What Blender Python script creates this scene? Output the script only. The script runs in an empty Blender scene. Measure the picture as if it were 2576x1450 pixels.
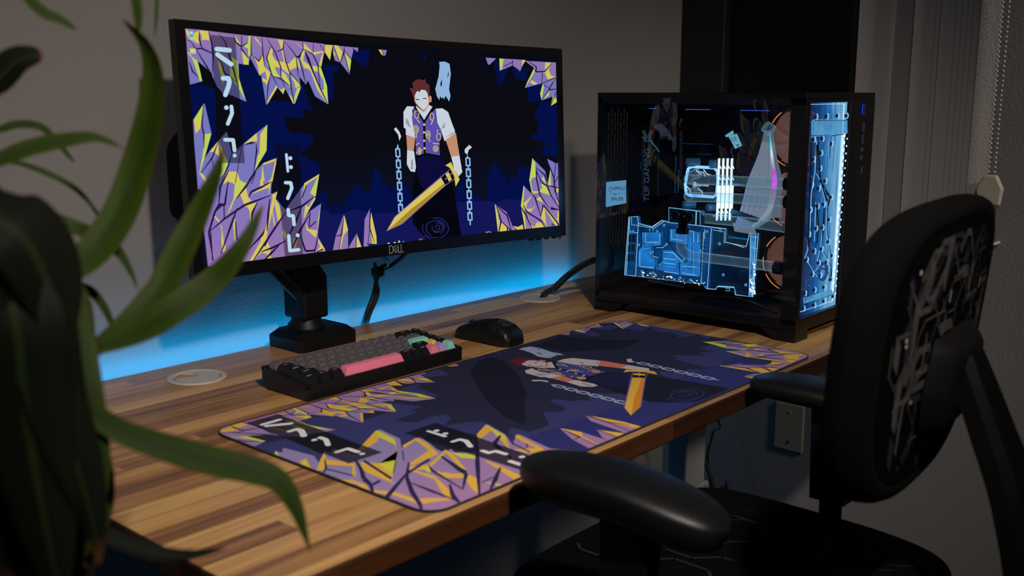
import bpy, bmesh, math, random
from mathutils import Vector, Matrix, Euler
from mathutils.geometry import tessellate_polygon
R_ = random.Random(7)
SC = bpy.context.scene
COL = SC.collection
PI = math.pi
V = Vector

# ------------------------------------------------------------------ camera (calibrated from the desk's vanishing points)
FPX, CX, CY, HZ = 2592.0, 1288.0, 725.0, 0.437
def _axes():
    x = V(((3625 - CX) / FPX, (232 - CY) / FPX, 1)).normalized()
    y = V(((-1690 - CX) / FPX, (232 - CY) / FPX, 1)); y -= x * x.dot(y); y.normalize()
    z = x.cross(y)
    if z.y > 0: z = -z
    return x, y, z
AX, AY, AZ = _axes()
CAM = V((0, 0, HZ))
def ray(u, v):
    r = V(((u - CX) / FPX, (v - CY) / FPX, 1))
    return V((AX.dot(r), AY.dot(r), AZ.dot(r)))
def atz(u, v, z=0.0): d = ray(u, v); return CAM + d * ((z - HZ) / d.z)
def aty(u, v, y): d = ray(u, v); return CAM + d * (y / d.y)
def atx(u, v, x): d = ray(u, v); return CAM + d * (x / d.x)
def atd(u, v, dist): d = ray(u, v); return CAM + d.normalized() * dist

# ------------------------------------------------------------------ materials
def lin(c):
    if isinstance(c, str):
        c = tuple(int(c[i:i + 2], 16) / 255 for i in (0, 2, 4))
    return tuple((x / 12.92 if x <= .04045 else ((x + .055) / 1.055) ** 2.4) for x in c) + (1,)
class NT:
    def __init__(s, name):
        s.m = bpy.data.materials.new(name); s.m.use_nodes = True
        s.t = s.m.node_tree; s.t.nodes.clear(); s.out = s.n('ShaderNodeOutputMaterial')
    def n(s, typ, inp=None, **kw):
        nd = s.t.nodes.new(typ)
        for k, v in kw.items(): setattr(nd, k, v)
        for k, v in (inp or {}).items(): s.set(nd, k, v)
        return nd
    def set(s, nd, k, v):
        i = nd.inputs[k]
        if isinstance(v, bpy.types.NodeSocket): s.t.links.new(v, i)
        elif isinstance(v, bpy.types.Node): s.t.links.new(v.outputs[0], i)
        else: i.default_value = v
    def math(s, op, a, b=0.0, c=0.0):
        nd = s.n('ShaderNodeMath', operation=op)
        for i, x in enumerate((a, b, c)): s.set(nd, i, x)
        return nd.outputs[0]
    def ramp(s, fac, stops, interp='LINEAR'):
        nd = s.n('ShaderNodeValToRGB', {'Fac': fac}); cr = nd.color_ramp; cr.interpolation = interp
        while len(cr.elements) < len(stops): cr.elements.new(.5)
        for e, (p, c) in zip(cr.elements, stops): e.position = p; e.color = c
        return nd.outputs[0]
    def surf(s, sh): s.t.links.new(sh.outputs[0], s.out.inputs[0]); return s.m
def pbr(name, col, rough=.5, metal=0., spec=.5, bump=0., bscale=300., coat=0., emit=None, es=0., var=0.):
    t = NT(name)
    b = t.n('ShaderNodeBsdfPrincipled', {'Base Color': lin(col), 'Roughness': rough, 'Metallic': metal, 'Specular IOR Level': spec, 'Coat Weight': coat})
    if var or bump:
        nz = t.n('ShaderNodeTexNoise', {'Scale': bscale, 'Detail': 3., 'Vector': t.n('ShaderNodeTexCoord').outputs['Object']})
    if var:
        c = lin(col); hi = tuple(min(1, x * (1 + var)) for x in c[:3]) + (1,); lo = tuple(x * (1 - var) for x in c[:3]) + (1,)
        t.set(b, 'Base Color', t.ramp(nz.outputs[0], [(.3, lo), (.7, hi)]))
    if bump:
        t.set(b, 'Normal', t.n('ShaderNodeBump', {'Strength': bump, 'Distance': .002, 'Height': nz.outputs[0]}))
    if emit: t.set(b, 'Emission Color', lin(emit)); t.set(b, 'Emission Strength', es)
    return t.surf(b)
def glow(name, col, s=1.0):
    t = NT(name); return t.surf(t.n('ShaderNodeEmission', {'Color': lin(col), 'Strength': s}))
def acrylic(name, tint, emit, es, base=.12, edge=.7, noise=0., gl=.5, pw=1.):
    """edge-lit clear plastic: see-through face on, glowing towards grazing edges, glossy"""
    t = NT(name)
    lw = t.n('ShaderNodeLayerWeight', {'Blend': .35}).outputs['Facing']
    fac = t.math('MULTIPLY_ADD', t.math('POWER', lw, pw), edge, base)
    if noise:
        nz = t.n('ShaderNodeTexNoise', {'Scale': noise, 'Detail': 4., 'Vector': t.n('ShaderNodeTexCoord').outputs['Object']}).outputs[0]
        fac = t.math('MULTIPLY', fac, t.math('MULTIPLY_ADD', nz, 2.6, -.45))
    fac = t.math('MINIMUM', t.math('MAXIMUM', fac, 0.02), .95)
    tr = t.n('ShaderNodeBsdfTransparent', {'Color': tint})
    em = t.n('ShaderNodeEmission', {'Color': lin(emit), 'Strength': es})
    a = t.n('ShaderNodeMixShader', {0: fac, 1: tr, 2: em})
    g = t.n('ShaderNodeBsdfGlossy', {'Color': (1, 1, 1, 1), 'Roughness': .05})
    fr = t.math('MULTIPLY', t.math('MULTIPLY', t.n('ShaderNodeFresnel', {'IOR': 1.45}).outputs[0], gl), t.math('SUBTRACT', 1., t.n('ShaderNodeNewGeometry').outputs['Backfacing']))
    return t.surf(t.n('ShaderNodeMixShader', {0: fr, 1: a, 2: g}))
def glass(name, tint, refl=1.0):
    t = NT(name)
    tr = t.n('ShaderNodeBsdfTransparent', {'Color': tint}); g = t.n('ShaderNodeBsdfGlossy', {'Color': (1, 1, 1, 1), 'Roughness': .0})
    fr = t.math('MULTIPLY', t.math('MULTIPLY', t.n('ShaderNodeFresnel', {'IOR': 1.5}).outputs[0], refl), t.math('SUBTRACT', 1., t.n('ShaderNodeNewGeometry').outputs['Backfacing']))
    return t.surf(t.n('ShaderNodeMixShader', {0: fr, 1: tr, 2: g}))

# ------------------------------------------------------------------ mesh builder (world coordinates in, ONE object out)
class MB:
    def __init__(s): s.v = []; s.f = []; s.m = []; s.uv = None; s.sm = []
    def add(s, vs, fs, mi=0, smooth=False):
        o = len(s.v); s.v += [V(p) for p in vs]
        for f in fs: s.f.append([i + o for i in f]); s.m.append(mi); s.sm.append(smooth)
        return s
    def bm(s, b, mi=0, smooth=False, M=None):
        b.verts.index_update()
        vs = [(M @ v.co if M else v.co.copy()) for v in b.verts]
        s.add(vs, [[v.index for v in f.verts] for f in b.faces], mi, smooth); b.free(); return s
    def box(s, lo, hi, bev=0., mi=0, M=None, seg=2):
        b = bmesh.new(); bmesh.ops.create_cube(b, size=1)
        lo = V(lo); hi = V(hi); c = (lo + hi) / 2; d = hi - lo
        for v in b.verts: v.co = V((v.co.x * d.x + c.x, v.co.y * d.y + c.y, v.co.z * d.z + c.z))
        if bev: bmesh.ops.bevel(b, geom=b.edges[:] + b.verts[:], offset=min(bev, min(d) * .49), segments=seg, affect='EDGES', profile=.5)
        return s.bm(b, mi, False, M)
    def prism(s, poly, axis, a, b, mi=0, bev=0.):
        """polygon of 2D points extruded along axis from a to b; the 2D coords are the other two axes in order"""
        def P(p, w):
            q = list(p); q.insert(axis, w); return V(q)
        n = len(poly); bmn = bmesh.new()
        va = [bmn.verts.new(P(p, a)) for p in poly]; vb = [bmn.verts.new(P(p, b)) for p in poly]
        bmn.faces.new(va); bmn.faces.new(vb[::-1])
        for i in range(n): bmn.faces.new((va[i], vb[i], vb[(i + 1) % n], va[(i + 1) % n]))
        bmesh.ops.recalc_face_normals(bmn, faces=bmn.faces)
        if bev: bmesh.ops.bevel(bmn, geom=bmn.edges[:] + bmn.verts[:], offset=bev, segments=2, affect='EDGES', profile=.5)
        return s.bm(bmn, mi)
    def cyl(s, p, q, r, r2=None, n=20, mi=0, cap=True, smooth=True):
        p = V(p); q = V(q); r2 = r if r2 is None else r2
        z = (q - p).normalized(); x = z.orthogonal().normalized(); y = z.cross(x)
        vs = []
        for c, rr in ((p, r), (q, r2)):
            vs += [c + (x * math.cos(2 * PI * i / n) + y * math.sin(2 * PI * i / n)) * rr for i in range(n)]
        s.add(vs, [(i, (i + 1) % n, n + (i + 1) % n, n + i) for i in range(n)], mi, smooth)
        if cap: s.add(vs[:n], [list(range(n))[::-1]], mi); s.add(vs[n:], [list(range(n))], mi)
        return s
    def lathe(s, c, prof, n=32, mi=0, axis=(0, 0, 1), smooth=True):
        z = V(axis).normalized(); x = z.orthogonal().normalized(); y = z.cross(x); c = V(c); vs = []
        for r, h in prof:
            vs += [c + z * h + (x * math.cos(2 * PI * i / n) + y * math.sin(2 * PI * i / n)) * max(r, 1e-5) for i in range(n)]
        fs = [(k * n + i, k * n + (i + 1) % n, (k + 1) * n + (i + 1) % n, (k + 1) * n + i) for k in range(len(prof) - 1) for i in range(n)]
        return s.add(vs, fs, mi, smooth)
    def tube(s, pts, r, n=8, mi=0, smooth=True, sub=0, closed=False):
        pts = [V(p) for p in pts]
        if sub: pts = spline(pts, sub)
        m = len(pts); rs = [r] * m if not isinstance(r, (list, tuple)) else [r[min(int(i * (len(r) - 1) / max(m - 1, 1)), len(r) - 2)] * (1 - (i * (len(r) - 1) / max(m - 1, 1)) % 1) + r[min(int(i * (len(r) - 1) / max(m - 1, 1)) + 1, len(r) - 1)] * ((i * (len(r) - 1) / max(m - 1, 1)) % 1) for i in range(m)]
        vs = []; x = None
        for i, p in enumerate(pts):
            if closed: t = pts[(i + 1) % m] - pts[i - 1]
            else: t = pts[min(i + 1, m - 1)] - pts[max(i - 1, 0)]
            t = t.normalized() if t.length > 1e-9 else V((0, 0, 1))
            if x is None: x = t.orthogonal().normalized()
            x = x - t * x.dot(t); x = x.normalized() if x.length > 1e-6 else t.orthogonal().normalized()
            y = t.cross(x)
            vs += [p + (x * math.cos(2 * PI * k / n) + y * math.sin(2 * PI * k / n)) * rs[i] for k in range(n)]
        fs = [(i * n + k, i * n + (k + 1) % n, ((i + 1) % m) * n + (k + 1) % n, ((i + 1) % m) * n + k) for i in range(m if closed else m - 1) for k in range(n)]
        s.add(vs, fs, mi, smooth)
        if not closed:
            s.add(vs[:n], [list(range(n))[::-1]], mi); s.add(vs[-n:], [list(range(n))], mi)
        return s
    def grid(s, fn, nu, nv, mi=0, smooth=True, closeu=False):
        vs = [fn(i / (nu if closeu else nu - 1) if nu > 1 else 0, j / (nv - 1)) for j in range(nv) for i in range(nu)]
        fs = [(j * nu + i, j * nu + (i + 1) % nu, (j + 1) * nu + (i + 1) % nu, (j + 1) * nu + i) for j in range(nv - 1) for i in range(nu if closeu else nu - 1)]
        return s.add(vs, fs, mi, smooth)
    def text(s, body, size, M, mi=0, ext=.0, shear=0., space=1.):
        cu = bpy.data.curves.new('lettering_curve', 'FONT'); cu.body = body; cu.size = size; cu.extrude = ext; cu.shear = shear; cu.space_character = space
        cu.align_x = 'CENTER'; cu.align_y = 'CENTER'; cu.resolution_u = 3
        o = bpy.data.objects.new('lettering_curve', cu); COL.objects.link(o)
        me = o.to_mesh()
        s.add([M @ v.co for v in me.vertices], [list(p.vertices) for p in me.polygons], mi)
        o.to_mesh_clear(); bpy.data.objects.remove(o); bpy.data.curves.remove(cu); return s
    def stroke(s, pts, w, M, mi=0, h=0.0):
        """flat ribbon along 2D points, mapped by M"""
        poly = ribbon([V((a, b)) for a, b in pts], w)
        for q in poly: s.add([M @ V((p.x, p.y, h)) for p in q], [list(range(len(q)))], mi)
        return s
    def obj(s, name, mats, parent=None, label=None):
        if not isinstance(mats, (list, tuple)): mats = [mats]
        o0 = V((0, 0, 0))
        if parent is not None: o0 = wloc(parent)
        me = bpy.data.meshes.new(name)
        me.from_pydata([tuple(v - o0) for v in s.v], [], s.f)
        for m in mats: me.materials.append(m)
        me.polygons.foreach_set('material_index', s.m); me.polygons.foreach_set('use_smooth', s.sm)
        if s.uv:
            l = me.uv_layers.new(name='UVMap')
            for i, lp in enumerate(me.loops): l.data[i].uv = s.uv[lp.vertex_index]
        me.validate(); me.update()
        o = bpy.data.objects.new(name, me); COL.objects.link(o)
        if parent is not None: o.parent = parent
        if label: o['label'] = label
        return o
def wloc(o):
    p = V(o.location)
    while o.parent: o = o.parent; p += V(o.location)
    return p
def fix_normals(o):
    b = bmesh.new(); b.from_mesh(o.data); bmesh.ops.recalc_face_normals(b, faces=b.faces); b.to_mesh(o.data); b.free(); return o
def spline(pts, sub):
    out = []
    for i in range(len(pts) - 1):
        p0, p1, p2, p3 = pts[max(i - 1, 0)], pts[i], pts[i + 1], pts[min(i + 2, len(pts) - 1)]
        for k in range(sub):
            t = k / sub
            out.append(.5 * ((2 * p1) + (p2 - p0) * t + (2 * p0 - 5 * p1 + 4 * p2 - p3) * t * t + (3 * p1 - p0 - 3 * p2 + p3) * t ** 3))
    return out + [pts[-1]]
def ribbon(pts, w):
    """quads (plus joint fans) of a polyline of width w"""
    out = []
    for a, b in zip(pts, pts[1:]):
        d = b - a
        if d.length < 1e-9: continue
        n = V((-d.y, d.x)).normalized() * w / 2
        out.append([a + n, a - n, b - n, b + n])
    for p in pts: out.append([p + V((math.cos(k * PI / 4), math.sin(k * PI / 4))) * w / 2 for k in range(8)])
    return out
def thing(name, label, cat, loc=(0, 0, 0), group=None):
    o = bpy.data.objects.new(name, None); COL.objects.link(o); o.location = loc; o.empty_display_size = .05
    return tag(o, label, cat, group)
def tag(o, label, cat, group=None, kind=None):
    o['label'] = label; o['category'] = cat
    if group: o['group'] = group
    if kind: o['kind'] = kind
    return o
def struct(o): o['kind'] = 'structure'; return o
# ------------------------------------------------------------------ the wallpaper drawing (shared by the screen and the desk mat)
# frames: name -> (x0, y0, scale) of the photograph crop a shape was measured in
FR = dict(A=(450, 50, 6.906), B=(600, 40, 6.0425), C=(470, 240, 6.592), D=(480, 430, 6.042), E=(960, 130, 4.835), F=(1200, 360, 5.8),
          G=(900, 80, 4.265), H=(900, 360, 4.265), I=(400, 0, 3.626), J=(400, 350, 3.626))
S_TL = V((.8049, 1.3224, .5241)); S_TR = V((1.6046, 1.3079, .5089)); S_BL = V((.8054, 1.3102, .1882))
S_U = S_TR - S_TL; S_V = S_BL - S_TL; S_N = S_U.cross(S_V).normalized()
if S_N.y < 0: S_N = -S_N
SAG = .022
def scr(u, v, off=0.0): return S_TL + S_U * u + S_V * v + S_N * (SAG * (1 - (2 * u - 1) ** 2) - off)
def px2uv(x, y):
    d = ray(x, y); off = 0.
    for _ in range(6):
        P = CAM + d * ((S_TL + S_N * off - CAM).dot(S_N) / d.dot(S_N))
        u = (P - S_TL).dot(S_U) / S_U.length_squared; v = (P - S_TL).dot(S_V) / S_V.length_squared
        off = SAG * (1 - (2 * u - 1) ** 2)
    return V((u, v))
ART = []   # (layer, colour, [uv polygon])
LAYERS = ['bg', 'navy', 'floor', 'coat', 'P', 'Y', 'G', 'D', 'panel', 'figA', 'figB', 'figC', 'figD', 'figE', 'glyph', 'icon', 'icon2']
FR['M'] = (520, 960, 2.8622)
MATBOX = (.7025, 1.5945, .7345, 1.1475)
def mat2uv(x, y):
    p = atz(x, y, .0034); s_ = (p.x - MATBOX[0]) / (MATBOX[1] - MATBOX[0]); t_ = (MATBOX[3] - p.y) / (MATBOX[3] - MATBOX[2]); u = s_
    for _ in range(5): v = (t_ - .0077 + .057 * u) / .9932; u = (s_ - .0003 + .0183 * v) / 1.0506
    return V((u, v))
def fuv(fr, x, y): return mat2uv(x, y) if fr == 'M' else px2uv(x, y)
def pts(fr, s):
    x0, y0, k = FR[fr]
    return [fuv(fr, x0 + float(a.split(',')[0]) / k, y0 + float(a.split(',')[1]) / k) for a in s.split()]
def poly(layer, col, fr, s):
    for q in s.split('/'):
        ART.append((layer, col, pts(fr, q)))
def line(layer, col, fr, w, s):
    """strokes: measured in the crop, widened in pixels so that they keep their drawn weight"""
    x0, y0, k = FR[fr]
    for q in s.split('/'):
        p = [V([float(z) for z in a.split(',')]) for a in q.split()]
        for quad in ribbon(p, w):
            ART.append((layer, col, [fuv(fr, x0 + c.x / k, y0 + c.y / k) for c in quad]))
def taper(layer, col, fr, w, s):
    x0, y0, k = FR[fr]
    for q in s.split('/'):
        p = [V([float(z) for z in a.split(',')]) for a in q.split()]; n = len(p) - 1
        for i in range(n):
            a, b = p[i], p[i + 1]; d = (b - a)
            if d.length < 1e-6: continue
            nn = V((-d.y, d.x)).normalized() / 2
            wa = w * (.35 + 1.0 * math.sin(PI * (i + .12) / (n + .24))); wb = w * (.35 + 1.0 * math.sin(PI * (i + 1.12) / (n + .24)))
            ART.append((layer, col, [fuv(fr, x0 + c.x / k, y0 + c.y / k) for c in (a + nn * wa, a - nn * wa, b - nn * wb, b + nn * wb)]))
def dots(layer, col, fr, s, n=14):
    x0, y0, k = FR[fr]
    for a in s.split():
        x, y, r = [float(z) for z in a.split(',')]
        ART.append((layer, col, [px2uv(x0 + (x + r * math.cos(2 * PI * i / n)) / k, y0 + (y + r * math.sin(2 * PI * i / n)) / k) for i in range(n)]))
def rings(layer, col, fr, w, s, n=14):
    for a in s.split():
        x, y, rx, ry = [float(z) for z in a.split(',')]
        line(layer, col, fr, w, ' '.join('%f,%f' % (x + rx * math.cos(2 * PI * i / n), y + ry * math.sin(2 * PI * i / n)) for i in range(n + 1)))

ART.append(('bg', 'K', [V((-.02, -.02)), V((1.02, -.02)), V((1.02, 1.02)), V((-.02, 1.02))]))
# far rock silhouettes
poly('navy', 'N', 'I', '250,740 500,800 500,1450 250,1450/720,560 930,600 960,900 1220,900 1300,740 1385,985 1300,970 1300,1050 1125,1050 1150,1150 1190,1198 1290,1185 1395,1215 1360,1310 1255,1380 1270,1450 730,1450/1490,560 1640,560 1635,610 1585,625 1580,895 1525,870/1770,420 1930,410 1885,585 1750,490/2380,440 2435,445 2415,500')
poly('navy', 'N', 'J', '1250,100 1450,210 1265,215/1265,220 1445,215 1440,330 1280,420 1400,480 1390,660 1000,700 1000,560 1280,400/1380,640 1420,500 1480,440 1500,470 1505,580 1650,575 1700,500 1780,370 1860,455 1910,420 1940,245 1980,240 2020,360 2060,370 2085,440 2120,380 2200,350 2300,480 2300,660')
poly('navy', 'N', 'H', '1000,600 1020,450 1090,345 1130,430 1180,520 1250,465 1310,560 1360,560 1380,240 1420,220 1435,115 1590,350 1620,250 1700,320 1700,170 1820,180 1820,620')
poly('navy', 'N', 'G', '1445,215 1610,320 1540,490 1500,490/1640,310 1830,310 1800,440 1700,430/1960,640 2130,690 2135,1260 1940,1230 2000,1110 1825,1045 1915,990 1910,850 1880,820/1815,510 1960,460 1960,640 1870,680 1815,660')
poly('floor', 'F', 'J', '1300,680 1400,635 1490,620 1540,660 1640,650 1760,610 1900,640 2160,630 2400,640 2400,1100 1300,1100')
poly('floor', 'F', 'H', '400,690 560,660 1010,570 1380,550 1460,575 1560,525 1720,530 2200,520 2200,960 1000,1010 400,1060')
# crystals, top left
poly('P', 'P', 'A', '90,140 940,225 1240,250 1240,560 1190,755 1110,750 1020,735 1020,1000 1140,1400 880,1290 740,1265 640,1150 565,980 550,910 310,712 380,1065 170,1125')
poly('Y', 'Y', 'A', '100,150 170,200 250,230 330,190 340,175 340,330 365,425 190,345 130,260/345,178 500,188 522,350 450,335 375,355/1070,480 1190,650 1190,755 1110,750/620,600 720,740 770,900 740,1110 700,920/950,240 1060,400 1080,440 1190,370 1190,390 1080,460 980,370')
poly('G', 'G', 'A', '140,545 230,660 300,700 340,850 382,1065 340,1050 290,880 215,670 135,570/1200,250 1240,255 1235,560 1215,612 1190,590 1190,470 1120,445 1190,370/870,790 930,850 1000,1150 870,980/885,615 1000,690 1020,990 1060,1130 1140,1400 1020,1180 960,900')
taper('D', 'D', 'A', 22, '200,380 280,500 380,490 520,550 590,590/120,340 200,380/280,500 480,830 520,890/345,180 345,330 365,425 400,490/510,200 560,400 580,600 560,900/160,720 215,890 320,1000/690,230 790,360 850,560 920,800 960,980 1010,1150/940,240 980,370 1075,440 1190,370/1080,440 1070,480 1190,640/1085,250 1075,430/600,590 720,740 770,910 860,960 960,1060')
# main hanging cluster
poly('P', 'P', 'B', '160,600 190,560 180,275 1300,375 1295,500 1240,740 1325,1010 1340,1295 1140,1175 1040,935 1005,1000 905,880 920,1010 930,1045 830,1300 805,1295 690,1070 655,1155 575,1050 415,1310 395,1325 330,880 300,880/1420,390 1730,415 1735,470 1700,600 1672,830 1535,655 1450,620 1430,520/1715,415 1812,420 1800,495/2160,440 2245,445 2225,520 2195,542')
poly('Y', 'Y', 'B', '480,460 510,480 500,560 550,650 690,670 740,700 840,590 860,600 870,740 780,780 750,850 640,760 530,740 560,820 620,900 510,885 420,700 415,610/210,560 295,665 350,560 380,740 420,800 330,850 300,880 275,720/380,750 470,830 430,1060 400,1000 340,960 340,910 415,950/555,1020 575,1050 415,1310 410,1275/575,1050 630,1090 680,1040 690,1070 655,1155/640,800 700,850 770,1000 790,1080 640,900/770,830 920,1010 870,1060 790,1020 850,1040 780,870/740,1150 805,1298 820,1290 790,1200/960,470 1010,500 990,540 980,560 970,640 1060,700 1110,820 1230,1090 1310,1270 1180,1080 1080,800 1040,760 980,750 930,600/1285,480 1240,740 1200,720 1270,500 1130,550 1100,510/985,370 1110,500 1130,540 980,460/590,325 672,335 660,460 640,470/740,415 880,570 830,550/245,290 340,420 340,440 240,320/1305,385 1420,390 1378,620 1300,500/1440,390 1500,395 1570,490 1530,650/2118,440 2170,445 2195,540 2160,510')
poly('Y', 'Y', 'B', '640,480 670,480 700,660 680,670/840,350 965,440 975,460 900,400')
poly('G', 'G', 'B', '430,600 500,720 590,900 510,885 420,700/640,860 700,850 770,1000 780,1060 700,970/928,1045 870,1060 820,1220 830,1300/1190,720 1240,740 1325,1010 1340,1295 1250,1080 1280,1060 1270,930 1200,800 1130,790 1110,710/935,560 975,480 985,520 960,600 970,640/870,590 900,640 930,770 890,740/1600,490 1700,610 1672,815 1650,700/1425,470 1460,520 1440,570/130,620 140,720 70,720 70,690 110,600')
taper('D', 'D', 'B', 15, '345,300 360,560 380,740/425,310 540,510 625,740 625,920/680,340 665,470 555,515/665,470 700,640 760,820 915,1000/690,350 780,460 860,570 900,590 970,470 965,355/860,580 880,740 890,880/900,590 960,800 1000,980/1000,500 1100,760 1220,1050 1330,1280/980,460 1115,530 1190,690 1220,1030/1190,690 1240,740/1130,370 1120,500/180,290 180,560 150,620/190,560 295,665 350,560/480,430 415,610 480,840 580,1050/480,840 430,1000 405,1300/500,885 620,920 780,1040/640,930 690,1080/760,830 780,1060 825,1290/1225,385 1295,490/1430,400 1530,650/1600,405 1590,500 1535,655/1590,500 1670,810/1600,480 1700,600/1720,430 1800,490/2170,445 2195,540')
taper('D', 'D', 'B', 34, '870,575 900,590 935,540/1000,500 1050,620 1100,760')
# crystals, bottom left
poly('P', 'P', 'C', '70,400 80,400 255,130 270,140 370,620 235,1060 330,930 620,590 640,640 700,950 900,790 1120,600 1300,455 1280,890 1170,1080 1070,1260 1220,1100 1455,1005 1370,1400 1300,1560 100,1560')
poly('P', 'P', 'D', '60,0 650,-30 1190,-30 1170,330 1265,290 1240,400 1385,565 1690,150 1910,5 1845,350 1700,660 1770,570 1930,455 1870,960 1970,1140 1995,1230 650,1430 190,1480')
N_A = len(ART)
poly('Y', 'Y', 'C', '80,400 240,150 190,540 110,640/480,750 490,1000 400,930 330,935/900,790 1120,600 1130,740 1040,740/1180,620 1300,455 1280,890 1190,1000 1150,1100 1170,800/640,1270 660,1255 720,1260 790,1250 800,1420 560,1440/1220,1100 1455,1005 1370,1400 1340,1400 1420,1060 1215,1130/1210,1130 1240,1400 1180,1400/240,880 255,700 300,720 235,1000')
poly('G', 'G', 'C', '80,400 245,150 200,440 150,480/255,640 370,625 240,1060 150,1330 230,900/490,750 640,1115 560,1300 440,1420 540,1250 520,1120/1270,500 1300,455 1280,890 1150,1100 1070,1260 1140,950 1190,970')
poly('D', 'D', 'C', '910,800 1030,745 1100,770 950,800')
poly('Y', 'Y', 'D', '85,40 130,40 240,200 210,240/520,0 660,0 700,130 780,170 920,0 935,20 790,230 820,390 870,440 760,500 700,350 610,430 560,560 490,670 540,550 600,400 620,190 520,150 440,200 500,20/1010,120 1040,110 1070,220 1200,60 1130,350 1140,230 870,340 1000,250/1185,345 1267,290 1110,900 1050,1170 1080,860 1190,400/1240,400 1290,600 1330,700 1270,750 1225,500/1190,560 1225,800 1210,830 1185,640/390,800 410,830 400,1100 420,1240 500,1180 440,1090/300,670 400,780 390,800 290,700/580,750 620,720 600,1050 620,1080/1030,890 1110,850 1090,1050 1150,1150 1140,1250 1170,1340 1080,1340 1100,1250 1000,1230 850,1390 810,1390 1000,1050/1680,150 1910,5 1850,350 1770,310 1880,50 1700,180 1650,400/1690,480 1740,510 1830,360 1850,380 1660,700/1690,750 1730,850 1870,870 1840,980 1760,910 1700,860/1860,970 1970,1140 1995,1225 1950,1150 1840,1200 1900,1120/740,520 970,460 900,560 870,700 850,830 840,600 810,540/1320,720 1390,640 1340,820 1300,1000/1540,360 1600,330 1600,480 1560,560/1500,1000 1560,1000 1520,1210 1500,1210')
poly('G', 'G', 'D', '640,120 780,180 640,390/1910,5 1845,350 1770,290/1930,455 1870,870 1880,700/870,700 920,740 850,830/1110,1000 1090,1100 1150,1150 1130,1190 1060,1120/1240,400 1290,500 1340,680 1300,640/1140,1250 1170,1340 1080,1345/1350,860 1390,930 1380,1030 1330,930')
taper('D', 'D', 'D', 26, '530,-10 400,230 370,500/370,500 310,620 210,940 270,1370/450,500 450,720/520,150 460,520 370,520/930,20 790,220 640,410/1180,140 1020,230 870,300 830,380/1170,345 960,430 760,510 460,720 220,930/650,560 560,800 390,1260/620,760 640,1050/1150,400 1120,660 1100,900/1390,600 1250,800 1100,1030 870,1370/960,460 880,620 850,830/1100,1050 1060,1130/1380,1040 1200,1140 1000,1220/1280,1110 1150,1240 1030,1360/1820,360 1640,500 1450,580/1640,500 1540,740 1400,1020/1740,640 1590,900 1480,1150/1590,900 1680,1190 1800,1180 1830,1150/1760,600 1740,810/1060,870 1030,950 820,1180/240,930 260,1370/1710,190 1640,380/1850,730 1740,830/1870,980 1810,1240/1950,1150 1850,1200')
taper('D', 'D', 'C', 20, '245,150 215,500 245,650 240,880/480,760 380,1020 190,1290/370,1050 400,1240/700,960 640,1160 520,1420/910,800 700,980/860,870 750,1440/1110,780 1115,900 1060,1260/1170,1080 1070,1270 930,1440/1090,1260 1020,1450')
poly('D', 'D', 'D', '370,490 450,490 430,520 330,620 300,640')
N_B = len(ART)
# small crystals along the bottom
poly('P', 'P', 'J', '1540,1040 1580,850 1655,660 1690,800 1690,1040/1685,1040 1700,950 1770,830 1825,1040/1828,1010 1845,700 1898,592 1895,780 1950,1000')
poly('Y', 'Y', 'J', '1660,665 1692,800 1650,850 1610,1030 1620,880 1640,840/1770,830 1828,1000 1765,1020/1905,630 1950,850 1955,1000 1925,1000 1890,780')
taper('D', 'D', 'J', 9, '1650,700 1630,850 1575,860/1630,850 1600,1020/1770,840 1755,1020/1895,600 1890,780 1930,910/1890,780 1860,1000')
# crystals, bottom right
poly('P', 'P', 'F', '90,1200 130,1190 250,1240 262,1220 235,850 218,790 250,815 400,910 410,940 475,1110 480,1120 560,1120 620,1080 645,1130 600,820 645,510 770,640 730,430 780,105 965,290 1000,470 1040,270 1000,110 1115,170 1180,170 1200,1260 90,1330')
poly('Y', 'Y', 'F', '218,790 240,820 300,1040 262,1225 240,900/88,1195 130,1260 130,1330 88,1330/310,1060 400,1130 340,1310 270,1310/480,1110 560,1120 622,1083 655,1250 580,1200 490,1150/410,1150 460,1200 480,1300 400,1300/640,770 770,655 690,780 680,850 760,850 820,800 740,900 670,860/770,590 860,590 870,612 790,622/830,710 885,660 930,760 870,730/910,400 940,370 990,510/1010,510 1090,520 1050,540 1090,600 1170,800 1100,700/1110,570 1178,490 1175,580 1120,610/690,910 740,1080 800,1120 830,1050 870,1030 950,1080 1000,1190 900,1160 830,1230 690,1240 740,1130/890,970 930,800 950,850 970,1090/1140,870 1165,870 1150,1050 1130,1030')
poly('G', 'G', 'F', '600,820 645,510 657,540 635,790 670,920 650,900/600,840 660,950 680,1250 655,1180/730,430 780,105 830,200 835,380 770,400 750,450 780,610 765,620/905,470 985,520 1040,650 890,600 880,580 915,540/1005,490 1040,270 1050,510/900,1020 980,1110 1010,1200 890,1060/930,790 1130,1000 1170,1190 1100,1080 940,830/218,790 240,820 262,1225')
taper('D', 'D', 'F', 17, '830,200 835,400 880,640 1010,830/840,250 960,350 995,510/840,290 910,460 990,510 1040,640 1175,850/770,640 810,680 890,960/640,800 690,900 890,1020 1030,1220/600,820 670,930 800,1240/600,830 630,1050 660,1260/890,960 930,790 1130,1040 1188,1200/1010,170 1090,380 1100,540 1170,800/1120,170 1095,400/1165,350 1100,450/1000,500 1090,520 1170,540/240,820 310,1040 260,1240/310,1040 460,1190 475,1290/250,820 400,960 460,1180/400,960 405,910/1050,1060 1090,1210/1050,1060 1140,1110/400,1130 400,1200 345,1300/480,1120 570,1200 640,1215/110,1200 140,1250 240,1300/1040,820 1170,860')
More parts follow.
